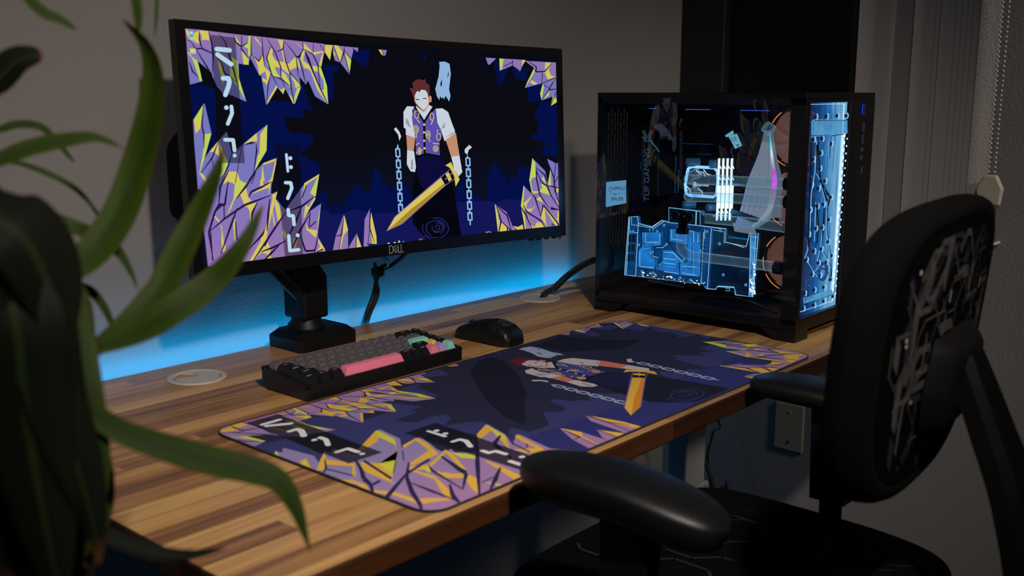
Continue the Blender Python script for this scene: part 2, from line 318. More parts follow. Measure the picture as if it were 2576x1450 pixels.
poly('D', 'D', 'F', '1040,815 1170,858 1035,858/830,260 850,340 840,360/690,900 790,960 870,1015 700,915/1090,540 1120,560 1130,640 1100,600')
# crystals, top right
poly('P', 'P', 'G', '1365,200 1480,205 1405,277 1390,272/1512,205 1790,215 1732,342 1650,280 1520,337/1788,225 2125,235 2130,660 2055,707 2085,600 1960,650 1945,575 1975,460 1783,517 1885,300')
poly('Y', 'Y', 'G', '1758,215 1795,220 1755,282/1840,455 1860,430 1920,470 1880,480/1912,330 2000,330 2005,240 2070,240 2040,320 2070,380 2112,390 2030,420 2000,350/2110,400 2060,520 2040,530 2090,430/1970,640 2050,540 2040,590')
poly('G', 'G', 'G', '1512,205 1558,210 1535,330 1515,335/1885,300 1890,340 1820,460 1783,517 1810,450/1945,575 1975,470 1987,500 1960,645/2055,707 2085,590 2128,640 2128,660')
taper('D', 'D', 'G', 12, '1655,220 1650,280/1650,280 1732,335/1655,240 1560,290/1830,230 1910,290 1900,340 2000,335 2075,240/1975,345 1965,460/1975,460 2115,400/2112,405 2040,530 2125,520/2040,530 1960,650/1985,480 2035,510/2120,550 2055,705')
# darkened text panels and their brush lettering
ART.append(('panel', 'X', [px2uv(528, 86), px2uv(590, 92), px2uv(609, 408), px2uv(546, 409)]))
ART.append(('panel', 'X', [px2uv(684, 360), px2uv(746, 359), px2uv(752, 638), px2uv(706, 646)]))
line('glyph', 'W', 'A', 80, '640,495 865,510/650,590 890,755/740,1000 840,1000 850,1080 830,1150 775,1290')
line('glyph', 'W', 'C', 62, '705,170 715,280 640,460/590,725 725,725 745,900'); line('glyph', 'W', 'C', 44, '1605,945 1625,1225')
dots('glyph', 'W', 'C', '622,190,37 745,985,32 1670,1005,33 1677,1155,33')
line('glyph', 'W', 'D', 52, '1390,150 1470,150 1485,230 1420,390/1425,560 1430,650 1500,655 1510,790/1425,960 1440,1190 1575,1170'); dots('glyph', 'W', 'D', '1562,950,30')
# standing figure: a plain generic man in shirt and waistcoat holding a sword
poly('coat', 'C', 'H', '590,270 610,70 870,70 960,300 1010,480 1085,985 740,1015 610,880 555,800 558,480')
poly('figA', 'T', 'H', '600,70 860,70 940,230 985,330 760,480 640,400 610,300')
for cx_, cy_, rx_, ry_ in ((820, 850, 25, 25), (815, 850, 62, 50), (800, 855, 105, 85), (790, 860, 150, 112)):
    line('figA', 'R', 'H', 9, ' '.join('%f,%f' % (cx_ + rx_ * math.cos(a / 14 * 2 * PI + cx_), cy_ + ry_ * math.sin(a / 14 * 2 * PI + cx_) * (1 + .1 * math.sin(a))) for a in range(10)))
    line('figA', 'R', 'H', 8, ' '.join('%f,%f' % (cx_ + rx_ * .9 * math.cos(a / 14 * 2 * PI + cx_ + 3), cy_ + ry_ * .9 * math.sin(a / 14 * 2 * PI + cx_ + 3)) for a in range(6)))
poly('figA', 'S', 'E', '380,530 400,570 470,640 500,680 545,620 560,580 560,550 590,540 592,480 570,462 545,500 480,400 380,450/275,940 385,975 362,1150 285,1140/755,1000 880,910 922,1190 820,1210')
poly('figB', 'L', 'E', '395,430 455,390 520,400 548,450 550,570 522,615 485,640 430,590 390,540')
poly('figC', 'B', 'E', '320,385 370,372 358,320 400,275 450,268 500,280 515,255 525,310 567,340 565,470 550,490 540,430 500,385 460,400 440,430 420,400 370,490 345,420')
line('figC', 'D', 'E', 11, '400,520 420,512 436,518/488,505 508,498 524,503')
poly('figA', 'L', 'E', '245,670 290,600 378,603 352,650 360,850 387,985 270,947 270,880 245,860/640,622 720,615 790,660 830,780 870,890 855,990 740,1015 705,900 660,830')
poly('figB', 'L', 'E', '400,590 495,670 560,580 602,600 520,745 495,775 400,655')
poly('figB', 'L', 'E', '283,1135 368,1150 387,1340 375,1403 320,1395 276,1310/820,1205 920,1188 952,1390 905,1445 850,1350')
poly('figC', 'A', 'E', '275,740 300,770 335,870 270,810/740,800 750,780 745,850 700,870/850,890 840,930 740,975 820,925/330,1260 350,1240 350,1370 325,1370')
poly('figA', 'V', 'E', '375,608 495,775 640,618 650,780 700,880 712,920 675,1040 682,1192 520,1165 390,1197 387,1000 345,740')
line('figC', 'K2', 'E', 24, '385,612 495,785 608,608/495,785 495,1180/395,1215 500,1185 680,1210')
dots('figD', 'Y', 'E', '495,820,14 492,915,14 492,1018,14 495,1110,15')
rings('figC', 'Y', 'E', 9, '405,700,26,46 590,720,24,44 393,880,30,48 393,880,14,24 540,940,26,46 540,940,12,20 670,965,26,42 630,1110,28,36 630,1110,12,16 432,1150,20,40')
line('figC', 'Y', 'E', 10, '395,1165 470,1130/430,1100 440,1190/410,760 440,800/600,770 580,815/545,985 565,1025/660,880 650,910/600,1045 675,1052/392,1068 430,1048/395,930 400,980')
poly('figA', 'Q', 'E', '690,50 760,45 815,70 830,190 805,380 822,460 805,532 760,460 745,512 735,480 715,497 695,465 685,517 655,470 638,380 680,230 695,100')
poly('figB', 'K2', 'E', '800,150 803,210 785,250/722,260 718,330 705,360 700,310')
poly('figB', 'L', 'E', '125,885 150,860 190,910 213,970 190,1025 175,950/985,1110 1040,1055 1075,1085 1035,1115 1015,1175 985,1150')
poly('figB', 'Q', 'E', '170,1060 185,1120 150,1122/1015,1170 1030,1215 1005,1215')
def chain(x0, y0, x1, y1, n):
    for i in range(n):
        f0 = i / n; f1 = (i + .82) / n; xa = x0 + (x1 - x0) * f0; ya = y0 + (y1 - y0) * f0; xb = x0 + (x1 - x0) * f1; yb = y0 + (y1 - y0) * f1
        line('figB', 'Q', 'H', 15, '%f,%f %f,%f %f,%f %f,%f %f,%f' % (xa - 20, ya + 8, xa + 20, ya + 8, xb + 20, yb - 8, xb - 20, yb - 8, xa - 20, ya + 8))
        line('figB', 'Q', 'H', 14, '%f,%f %f,%f' % (xb, yb - 12, xb + (x1 - x0) / n * .3, yb + (y1 - y0) / n * .36))
chain(403, 5, 428, 720, 6); chain(1157, 85, 1172, 790, 6)
poly('figC', 'M', 'H', '860,300 982,198 1025,312 910,398 440,822 268,905 355,745')
poly('figD', 'K2', 'H', '867,310 980,207 1018,310 908,388')
poly('figD', 'Y', 'H', '865,312 908,388 438,815 273,898 362,750')
poly('figE', 'O', 'H', '905,385 896,372 700,530 540,655 400,785 273,898 438,815 640,630')
poly('figE', 'Y', 'H', '912,272 945,245 980,325 950,352/912,176 975,140 1000,200 1065,325 1020,405 1012,300 965,205')
poly('icon', 'O', 'H', '912,176 950,190 1000,290 1020,405 1008,300 960,205')
poly('figE', 'M', 'H', '905,320 940,300 945,312 910,335/960,270 985,250 990,262 966,285')
# desktop and taskbar icons (on the screen only)
N_PRINT = len(ART)
def sq(col, fr, x, y, r, ry=None, lay='icon'): ry = ry or r; poly(lay, col, fr, '%f,%f %f,%f %f,%f %f,%f' % (x - r, y - ry, x + r, y - ry, x + r, y + ry, x - r, y + ry))
sq('Tb', 'H', 180, 1058, 120, 16)
sq('Ic', 'H', 58, 1070, 13, lay='icon2'); sq('W', 'H', 290, 1040, 13, lay='icon2'); sq('O', 'H', 315, 1044, 9, lay='icon2'); sq('W', 'H', 355, 1030, 12, lay='icon2')
poly('icon', 'Y', 'H', '372,1062 402,992 438,1060'); dots('icon', 'Ic', 'H', '450,1020,15'); dots('icon', 'V', 'H', '497,1018,14'); dots('icon', 'A', 'H', '590,1005,8 683,995,12'); dots('icon', 'Ig', 'H', '731,992,16')
sq('Ir', 'H', 637, 1001, 22, 28); sq('W', 'H', 637, 1002, 11, 10, 'icon2'); sq('K2', 'H', 731, 992, 7, 4, 'icon2')
sq('Ic', 'A', 205, 245, 34, 52); sq('W', 'A', 205, 225, 22, 24, 'icon2'); sq('Y', 'A', 225, 540, 50, 46); sq('W', 'A', 225, 535, 26, 14, 'icon2')
line('icon', 'W', 'F', 8, '1105,1152 1160,1144/1105,1178 1165,1170/1035,1172 1045,1170/1062,1166 1075,1164')
line('icon', 'Ic', 'A', 9, '140,345 270,360/150,640 300,655')

# the same cluster as it shows, unhidden, on the mat
N_M = len(ART)
poly('P', 'P', 'M', '470,600 495,500 715,555 775,655 850,500 1060,590 1130,620 1090,490 1220,350 1355,415 1370,500 1510,405 1670,520 1720,490 1960,640 1945,380 2010,310 2140,385 2200,490 2230,380 2500,530 2640,500 2600,900 1500,1100 800,800')
poly('Y', 'Y', 'M', '665,575 715,555 772,658 720,635/790,640 815,570 850,500 860,560 1065,590 1075,685 1045,690 1050,610 870,600 850,640/840,700 1050,710 1140,740 1190,805 1150,795 1080,738 840,722/1090,490 1220,350 1290,380 1235,400 1230,430 1110,505/1110,580 1240,590 1370,565 1375,500 1345,655 1330,720 1365,745 1250,695 1150,655 1110,620/1410,460 1510,405 1585,440 1670,522 1480,605 1460,590 1600,495 1505,425 1420,480/1460,610 1600,598 1720,490 1785,530 1885,655 1850,645 1722,515 1600,630 1500,640 1640,680 1745,780 1765,850 1720,842 1640,705 1460,640/1200,780 1350,795 1500,845 1650,838 1790,850 1650,865 1530,885 1340,818 1210,802/1610,640 1780,665 1860,655 1950,700 1962,805 1930,795 1850,695 1700,695/1945,380 2010,310 2060,345 1990,400 1960,425/2150,385 2185,485 2150,460 2100,400/1985,560 2100,600 2280,690 2235,722 2110,640/2230,380 2400,470 2505,532 2480,545 2380,485 2220,405/2200,490 2400,478 2460,520 2300,515')
poly('G', 'G', 'M', '472,570 495,500 580,600/680,600 715,555 720,635/1220,350 1355,415 1370,505 1355,455 1235,400/1240,590 1370,565 1340,655 1300,640/2010,310 2140,385 2160,430 2090,395/1980,720 2170,748 2195,715 2292,690 2250,735 2150,765/1760,510 1930,530 1952,560 1830,550/1545,625 1620,600 1610,660')
taper('D', 'D', 'M', 26, '1070,560 1115,640 1130,700 1180,740 1215,870/1250,715 1190,745/1460,640 1350,770 1255,885 1400,930 1555,970/1455,580 1440,690 1480,800 1540,890 1552,970/1605,560 1440,665/1690,540 1830,640 1870,660 1845,770/1750,740 1770,820 1835,890/1945,400 1950,600 1965,835/2115,620 2080,700 2040,785/2115,390 2070,450 2195,555/1130,570 1330,700')
taper('D', 'D', 'M', 13, '1470,730 1620,790 1790,855/1370,520 1345,660/850,560 860,620 825,700/860,630 1060,680/2190,440 2330,510/2310,450 2300,480/1600,600 1620,640 1850,780/1980,730 2060,690/1410,500 1420,570/1330,800 1270,880')
FR['W'] = (1100, 780, 2.576)
for w_ in ('215,395 260,330 340,308 440,330 520,420 585,540 560,620 580,700 560,745 500,720 430,690 380,640 330,600 250,480', '640,230 800,170 1000,190 1330,195 1200,250 950,262 820,270'):
    ART.append(('coat', 'C', [mat2uv(1100 + float(a.split(',')[0]) / 2.576, 780 + float(a.split(',')[1]) / 2.576) for a in w_.split()]))
N_ME = len(ART)
def clip(poly_, ax, val, keep_less):
    out = []
    for i in range(len(poly_)):
        a, b = poly_[i - 1], poly_[i]
        ia = (a[ax] <= val) == keep_less; ib = (b[ax] <= val) == keep_less
        if ia != ib:
            t = (val - a[ax]) / (b[ax] - a[ax]); out.append(a.lerp(b, t))
        if ib: out.append(b)
    return out
def cliphalf(poly_, p, n):
    out = []
    for i in range(len(poly_)):
        a, b = poly_[i - 1], poly_[i]; da = (a - p).dot(n); db = (b - p).dot(n)
        if (da >= 0) != (db >= 0): out.append(a.lerp(b, da / (da - db)))
        if db >= 0: out.append(b)
    return out
def art_mesh(mapuv, place, step, window, strips):
    """triangulate every shape, clip it to the convex window and lay it on the surface in thin print layers"""
    mb = MB(); mb.uv = []; cols = []
    for n_, (layer, col, uvp) in enumerate(ART):
        if col not in cols: cols.append(col)
        mi = cols.index(col); lay = LAYERS.index(layer) * step + (n_ % 9) * step / 10
        P = [V(mapuv(p)) for p in uvp]
        if len(P) == 4 or len(P) == 3 or len(P) == 8: tris = [P] if convex(P) else tri(P)
        else: tris = tri(P)
        for t in tris:
            if area(t) < 0: t = t[::-1]
            for i in range(len(window)):
                a, b = window[i], window[(i + 1) % len(window)]; d = b - a
                t = cliphalf(t, a, V((-d.y, d.x)))
                if len(t) < 3: break
            if len(t) < 3: continue
            lo = min(p.x for p in t); hi = max(p.x for p in t)
            for k in range(strips):
                x0, x1 = k / strips, (k + 1) / strips
                if hi <= x0 or lo >= x1: continue
                q = clip(clip(t, 0, x1, True), 0, x0, False) if strips > 1 else t
                if len(q) < 3 or abs(area(q)) < 1e-9: continue
                mb.add([place(p.x, p.y, lay) for p in q], [list(range(len(q)))], mi); mb.uv += [(p.x, p.y) for p in q]
    return mb, cols
def area(p): return sum(p[i - 1].x * p[i].y - p[i].x * p[i - 1].y for i in range(len(p))) / 2
def convex(p):
    s = 0
    for i in range(len(p)):
        a, b, c = p[i - 2], p[i - 1], p[i]; z = (b - a).cross(c - b)
        if abs(z) < 1e-12: continue
        if s and (z > 0) != (s > 0): return False
        s = z
    return True
def tri(p):
    return [[p[i] for i in t] for t in tessellate_polygon([[V((q.x, q.y, 0)) for q in p]])]
PAL = dict(K='08080f', K2='0a0812', N='030f46', F='121654', C='05060f', P='7a76b8', Y='d4c45e', G='bcd058', D='2a1046', X='0b0b16', W='b6d4e6', R='262b6e', T='0d0c38',
           S='c08a6c', B='5c2c2e', L='c6d0da', A='8e98a6', V='5a4ca8', Q='8cb2dc', M='7a5aa0', O='a8862c', Tb='1d1e5e', Ic='3aa0dc', Ig='30c858', Ir='a03a48')
PALM = dict(PAL, K='272a46', N='3a3d76', F='303478', C='161a30', K2='12101c', T='1c2048', R='363c7c', D='2c2656', X='191a28', P='9a7fb4', Y='ecbc4c', G='dade4c', W='ececf4', O='e0902a', S='d47c70', B='6a2230', L='c8c6ca', Q='a4b6d8', V='424c98', Ic='9a7fb4', Tb='2a2c66', Ig='2a2c66', Ir='2a2c66')
def art_mat(col, screen):
    c = (PAL if screen else PALM)[col]
    t = NT(('screen_' if screen else 'print_') + 'colour')
    cc = lin(c)
    if col == 'P':
        v = t.n('ShaderNodeSeparateXYZ', {0: t.n('ShaderNodeUVMap').outputs[0]}).outputs[1]
        a, b = (lin('7676ba'), lin('9474ae')) if screen else (lin('9a8cc0'), lin('b084b6'))
        cc = t.ramp(v, [(0., b), (.2, a), (.62, a), (1., b)])
    if col == 'K' and screen:
        uv = t.n('ShaderNodeSeparateXYZ', {0: t.n('ShaderNodeUVMap').outputs[0]})
        cc = t.ramp(uv.outputs[1], [(0., lin('090a14')), (.5, lin('0b0b12')), (.8, lin('0a1024'))])
    if screen:
        sh = t.n('ShaderNodeEmission', {'Strength': 1.0}); t.set(sh, 'Color', cc)
    else:
        sh = t.n('ShaderNodeBsdfPrincipled', {'Roughness': .85, 'Specular IOR Level': .2}); t.set(sh, 'Base Color', cc)
    if col == 'X':
        sh = t.n('ShaderNodeMixShader', {0: .66, 1: t.n('ShaderNodeBsdfTransparent'), 2: sh})
    return t.surf(sh)
# ------------------------------------------------------------------ materials used all over
black = pbr('black_plastic', '0d0d0e', .42, bump=.15, bscale=900)
black_satin = pbr('black_satin', '0b0b0c', .3)
black_metal = pbr('black_metal', '09090a', .5, spec=.3)
rubber = pbr('rubber', '08080a', .8)
steel = pbr('steel', '8a8d92', .25, 1.)
white_metal = pbr('white_powder_coat', 'b9bcc0', .5)
FLOOR_Z = -.74
WY, WX = 1.53, 2.374
def wall_mat(name, col):
    t = NT(name); co = t.n('ShaderNodeTexCoord').outputs['Object']
    n1 = t.n('ShaderNodeTexNoise', {'Vector': co, 'Scale': 170., 'Detail': 4., 'Roughness': .6}); n2 = t.n('ShaderNodeTexNoise', {'Vector': co, 'Scale': 2., 'Detail': 2.})
    c = lin(col); b = t.n('ShaderNodeBsdfPrincipled', {'Roughness': .8, 'Specular IOR Level': .25})
    t.set(b, 'Base Color', t.ramp(n2.outputs[0], [(.3, tuple(x * .94 for x in c[:3]) + (1,)), (.7, c)]))
    t.set(b, 'Normal', t.n('ShaderNodeBump', {'Strength': .45, 'Distance': .0025, 'Height': n1.outputs[0]}))
    return t.surf(b)
wallm = wall_mat('painted_wall', '7b7977')
# ------------------------------------------------------------------ the setting
struct(MB().box((-2.2, WY, FLOOR_Z - .02), (WX + .12, WY + .1, 1.9)).obj('wall_back', wallm))
wy0, wy1, wz0 = .735, 1.5295, .02          # window opening in the right wall
m = MB()
m.box((WX, -2.0, FLOOR_Z - .02), (WX + .12, WY, wz0)); m.box((WX, -2.0, wz0), (WX + .12, wy0, 1.9)); m.box((WX, wy1, wz0), (WX + .12, WY, 1.9)); m.box((WX, wy0, 1.7), (WX + .12, wy1, 1.9))
struct(m.obj('wall_right', wallm))
t = NT('dark_carpet'); nz = t.n('ShaderNodeTexNoise', {'Scale': 260., 'Detail': 3., 'Vector': t.n('ShaderNodeTexCoord').outputs['Object']})
b = t.n('ShaderNodeBsdfPrincipled', {'Roughness': .95}); t.set(b, 'Base Color', t.ramp(nz.outputs[0], [(.3, lin('2a2725')), (.7, lin('3d3936'))])); t.set(b, 'Normal', t.n('ShaderNodeBump', {'Strength': .6, 'Distance': .004, 'Height': nz.outputs[0]}))
struct(MB().box((-2.2, -2.0, FLOOR_Z - .1), (WX + .12, WY + .1, FLOOR_Z)).obj('floor', t.surf(b)))
trimm = pbr('white_trim', 'b4b0aa', .5)
w = thing('window_1', 'tall dark window in the right wall behind the computer case', 'window', (WX, 1.05, wz0)); w['kind'] = 'structure'
m = MB()
for a, b_, c, d in ((wy0, wy0 + .05, wz0, 1.7), (wy1 - .13, wy1, wz0, 1.7), (wy0, wy1, wz0, wz0 + .05), (wy0, wy1, 1.65, 1.7), (1.02, 1.06, wz0, 1.7)):
    m.box((WX + .03, a, c), (WX + .09, b_, d), .003)
m.obj('window_frame', pbr('dark_brown_frame', '070605', .6), w)
MB().box((WX + .062, wy0 + .04, wz0 + .04), (WX + .068, wy1 - .03, 1.66)).obj('window_pane', pbr('night_glass', '0a0705', .25, spec=.3), w)
# sliding panel blinds drawn to the front half of the window
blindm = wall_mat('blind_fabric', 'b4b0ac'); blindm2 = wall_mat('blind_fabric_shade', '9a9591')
def px_y(px, x): return aty(px, 100, 1).x and atx(px, 100, x).y
bl = thing('panel_blind', 'pale grey sliding panel blind bunched beside the dark window', 'blind', (WX - .05, .9, .5))
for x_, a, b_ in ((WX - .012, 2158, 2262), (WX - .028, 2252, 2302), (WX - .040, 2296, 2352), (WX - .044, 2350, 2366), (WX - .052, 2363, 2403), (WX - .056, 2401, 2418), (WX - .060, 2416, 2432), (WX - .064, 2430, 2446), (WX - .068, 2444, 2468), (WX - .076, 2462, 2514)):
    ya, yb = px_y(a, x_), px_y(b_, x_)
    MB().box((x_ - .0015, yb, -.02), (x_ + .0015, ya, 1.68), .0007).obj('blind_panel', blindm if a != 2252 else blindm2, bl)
MB().box((WX - .085, wy0 - .02, 1.66), (WX - .006, wy1, 1.72), .004).obj('head_rail', trimm, bl)
cx_ = atx(2517, 100, WX - .092); cb = atx(2490, 480, WX - .092)
m = MB(); zc = 0
for dy in (0, .012):
    for k in range(150):
        z = cb.z + .02 + k * .0098
        if z > 1.66: break
        m.lathe((WX - .092, cb.y - .006 + dy, z), [(0, -.003), (.0026, -.0015), (.003, 0), (.0026, .0015), (0, .003)], 6)
m.obj('bead_chain', pbr('chain_plastic', 'a9a59c', .4), bl)
m = MB().prism([(cb.y - .022, cb.z - .03), (cb.y + .022, cb.z - .03), (cb.y + .026, cb.z + .005), (cb.y + .012, cb.z + .033), (cb.y - .012, cb.z + .033), (cb.y - .026, cb.z + .005)], 0, WX - .1, WX - .084, bev=.003)
m.box((WX - .101, cb.y - .009, cb.z - .028), (WX - .099, cb.y + .009, cb.z - .022), .0)
m.obj('chain_weight', pbr('chain_weight_plastic', 'aaa494', .5), bl)
MB().tube([(WX - .096, cb.y - .0, cb.z - .03), (WX - .096, cb.y, cb.z - .1), (WX - .04, cb.y, cb.z - .12), (WX, cb.y, cb.z - .12)], .004, 6).obj('chain_guide', trimm, bl)
# blank wall plate
p = [atx(*q, WX) for q in ((1953, 1003), (2028, 1020), (1949, 1128), (2024, 1140))]
yc = (p[0].y + p[1].y) / 2; zc = (p[0].z + p[2].z) / 2; hw, hh = .040, .063
pl = thing('wall_plate', 'beige blank wall plate low on the right wall under the desk end', 'wall plate', (WX, yc, zc))
MB().box((WX - .006, yc - hw, zc - hh), (WX - .0, yc + hw, zc + hh), .004).obj('plate', pbr('beige_plastic', '8f8976', .45), pl)
for s, c in ((.040, '8f979c'), (-.040, '1a1815')):
    m = MB().lathe((WX - .006, yc, zc + s), [(0, .0012), (.0035, .001), (.0042, 0)], 14, axis=(-1, 0, 0))
    m.box((WX - .0078, yc - .003, zc + s - .0005), (WX - .007, yc + .003, zc + s + .0005), mi=1); m.box((WX - .0078, yc - .0005, zc + s - .003), (WX - .007, yc + .0005, zc + s + .003), mi=1)
    m.obj('screw', [pbr('screw_metal', c, .4, .4), rubber], pl)
# ------------------------------------------------------------------ desk
DX0, DX1, DY0, DY1, DT = .478, 1.985, .722, 1.4905, .030
def wood_mat(name, dark=1.0, rough=.3, tint=(1, 1, 1)):
    t = NT(name); co = t.n('ShaderNodeTexCoord').outputs['Object']
    s = t.n('ShaderNodeSeparateXYZ', {0: co})
    row = t.math('FLOOR', t.math('DIVIDE', s.outputs[1], .036))
    h1 = t.n('ShaderNodeTexWhiteNoise', noise_dimensions='1D'); t.set(h1, 'W', row)
    xo = t.math('MULTIPLY_ADD', h1.outputs[0], 3.7, s.outputs[0])
    seg = t.math('FLOOR', t.math('DIVIDE', xo, t.math('MULTIPLY_ADD', h1.outputs[0], .5, .45)))
    cell = t.n('ShaderNodeCombineXYZ', {0: row, 1: seg, 2: 3.3})
    h2 = t.n('ShaderNodeTexWhiteNoise', noise_dimensions='3D'); t.set(h2, 'Vector', cell)
    # grain: noise stretched along the planks, shifted per stave
    off = t.n('ShaderNodeVectorMath', {0: h2.outputs[1], 1: (7., 7., 7.)}, operation='MULTIPLY')
    sc = t.n('ShaderNodeVectorMath', {0: co, 1: (2.2, 46., 46.)}, operation='MULTIPLY')
    ad = t.n('ShaderNodeVectorMath', {0: sc, 1: off}, operation='ADD')
    g1 = t.n('ShaderNodeTexNoise', {'Vector': ad, 'Scale': 1., 'Detail': 5., 'Roughness': .62, 'Distortion': .9})
    sc2 = t.n('ShaderNodeVectorMath', {0: co, 1: (5., 260., 260.)}, operation='MULTIPLY')
    g2 = t.n('ShaderNodeTexNoise', {'Vector': sc2, 'Scale': 1., 'Detail': 4., 'Roughness': .6})
    k = t.math('MULTIPLY_ADD', g1.outputs[0], .85, t.math('MULTIPLY_ADD', h2.outputs[0], .36, -.20))
    k = t.math('MULTIPLY_ADD', g2.outputs[0], .34, t.math('SUBTRACT', k, .17))
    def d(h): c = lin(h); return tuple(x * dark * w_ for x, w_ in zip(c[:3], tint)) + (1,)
    col = t.ramp(k, [(.0, d('46301f')), (.2, d('7c5636')), (.4, d('a67b4c')), (.62, d('c49a62')), (.9, d('dcba86'))])
    # knots
    kn = t.n('ShaderNodeTexVoronoi', {'Vector': t.n('ShaderNodeVectorMath', {0: co, 1: (2.4, 7., 7.)}, operation='MULTIPLY'), 'Scale': 1.})
    kf = t.ramp(kn.outputs[0], [(.0, (1, 1, 1, 1)), (.09, (0, 0, 0, 1))])
    mx = t.n('ShaderNodeMix', data_type='RGBA'); t.set(mx, 0, t.math('MULTIPLY', kf, .8)); t.set(mx, 6, col); t.set(mx, 7, d('26150d'))
    # fine seams between staves
    fy = t.math('ABSOLUTE', t.math('SUBTRACT', t.math('FRACT', t.math('DIVIDE', s.outputs[1], .036)), .5))
    seam = t.math('GREATER_THAN', fy, .487)
    m2 = t.n('ShaderNodeMix', data_type='RGBA'); t.set(m2, 0, t.math('MULTIPLY', seam, .35)); t.set(m2, 6, mx.outputs[2]); t.set(m2, 7, d('2a170e'))
    b = t.n('ShaderNodeBsdfPrincipled', {'Specular IOR Level': .45}); t.set(b, 'Base Color', m2.outputs[2])
    t.set(b, 'Roughness', t.math('MULTIPLY_ADD', g1.outputs[0], .15, rough)); t.set(b, 'Normal', t.n('ShaderNodeBump', {'Strength': .12, 'Distance': .001, 'Height': k}))
    return t.surf(b)
woodm = wood_mat('butcher_block', 1.12); woode = wood_mat('butcher_block_edge', .09, .45, (1.25, .72, .5))  # edge is the same wood with front and left shade darkened into its colour
desk = thing('standing_desk', 'wooden butcher block desk on white metal legs', 'desk', ((DX0 + DX1) / 2, 1.1, FLOOR_Z))
m = MB().box((DX0, DY0, -DT), (DX1, DY1, 0), .004, seg=3)
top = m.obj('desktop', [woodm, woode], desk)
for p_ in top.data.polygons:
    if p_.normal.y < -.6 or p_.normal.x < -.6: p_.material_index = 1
for lx in (.80, 1.80):
    nm = MB().box((lx - .045, 1.07, FLOOR_Z + .03), (lx + .045, 1.13, -.38), .004); nm.obj('leg', white_metal, desk)
    MB().box((lx - .038, 1.077, -.38), (lx + .038, 1.123, -.05), .004).obj('leg', white_metal, desk)
    MB().box((lx - .04, .80, FLOOR_Z), (lx + .04, 1.42, FLOOR_Z + .03), .006).obj('foot', white_metal, desk)
    MB().box((lx - .03, .82, -.06), (lx + .03, 1.40, -DT), .003).obj('support_bracket', white_metal, desk)
for y_ in (1.03, 1.16): MB().box((.83, y_, -.07), (1.77, y_ + .03, -.035), .002).obj('crossbeam', black_metal, desk)
# light strip along the back edge
ledm = glow('blue_diode', '20b4ff', 9.)
ls = thing('light_strip', 'blue LED light strip glowing along the rear edge of the desk', 'light strip', (1.2, DY1, -.012))
MB().box((DX0 + .02, DY1 + .0002, -.019), (1.97, DY1 + .002, -.009)).obj('tape', pbr('strip_tape', 'd0d4d8', .5), ls)
m = MB()
for i in range(60): m.box((DX0 + .03 + i * .0247, DY1 + .002, -.0165), (DX0 + .035 + i * .0247, DY1 + .0035, -.0115))
o = m.obj('diode', ledm, ls); o['kind'] = 'stuff'
# cable grommets
ivory = pbr('ivory_plastic', 'bab6ae', .5)
for gx, gy, rot, lab in ((.835, 1.395, 2.3, 'round ivory cable grommet left of the monitor arm, closed'), (1.668, 1.398, .2, 'round ivory cable grommet beside the computer case with cables rising from it')):
    g = thing('cable_grommet', lab, 'grommet', (gx, gy, 0), 'ivory cable grommets in the desk')
    MB().lathe((gx, gy, 0), [(.036, -.012), (.036, .0018), (.0375, .0028), (.044, .0024), (.0455, .0012), (.0455, .0), (.036, 0)], 40).obj('ring', ivory, g)
    n = 40; cap = []
    for i in range(n + 1):                       # disc with a crescent slot cut out of one side
        a = rot + .55 + (2 * PI - 1.1) * i / n; cap.append((gx + .0345 * math.cos(a), gy + .0345 * math.sin(a)))
    for i in range(1, 10):
        a = rot - .55 + 1.1 * i / 10; cap.append((gx + .017 * math.cos(rot) + .0185 * math.cos(rot + PI + (.55 - a + rot) * 1.6), gy + .017 * math.sin(rot) + .0185 * math.sin(rot + PI + (.55 - a + rot) * 1.6)))
    MB().prism(cap, 2, -.004, .0022).obj('cap', ivory, g)
    MB().lathe((gx, gy, -.012), [(0, 0), (.0358, 0)], 24).obj('well', rubber, g)
# ------------------------------------------------------------------ monitor
mon = thing('ultrawide_monitor', 'large curved ultrawide monitor showing purple crystal wallpaper', 'monitor', scr(.5, .5, -.03))
win = [V((0, 0)), V((1, 0)), V((1, 1)), V((0, 1))]
ART_ALL = ART[:]; ART[:] = ART_ALL[:N_M]
mb, cols = art_mesh(lambda p: p, lambda u, v, h: scr(u, v, .0006 + h), .00007, win, 24)
mb.obj('screen', [art_mat(c, True) for c in cols], mon)
SW, SH = .80, .336
bu0, bu1, bv0, bv1 = -.0215, 1.0215, -.036, 1.062
def ring_grid(m, u0, v0, u1, v1, U0, V0, U1, V1, off0, off1, mi=0):
    """flat curved frame between an inner and an outer rectangle"""
    n = 24
    for (a, b, c, d, hor) in ((U0, V0, U1, v0, 1), (U0, v1, U1, V1, 1), (U0, v0, u0, v1, 0), (u1, v0, U1, v1, 0)):
        k = n if hor else 2
        m.grid(lambda s, q: scr(a + (c - a) * s, b + (d - b) * q, off0), k, 2, mi, False)
m = MB()
ring_grid(m, 0, 0, 1, 1, bu0, bv0, bu1, bv1, .0012, 0)
per = [(bu0 + (bu1 - bu0) * i / 24, bv0) for i in range(24)] + [(bu1, bv0 + (bv1 - bv0) * i / 6) for i in range(6)] + [(bu1 - (bu1 - bu0) * i / 24, bv1) for i in range(24)] + [(bu0, bv1 - (bv1 - bv0) * i / 6) for i in range(6)]
m.grid(lambda s, q: scr(*per[int(round(s * len(per))) % len(per)], .0012 - .016 * q), len(per), 2, 0, False, closeu=True)
m.obj('bezel', black_satin, mon)
lip = pbr('silver_lip', '6d7a84', .35, .6)
m = MB(); m.grid(lambda s, q: scr(bu0 + .004 + (bu1 - bu0 - .008) * s, bv1 + .003 * q, -.001 - .013 * q), 24, 2, 0, False)
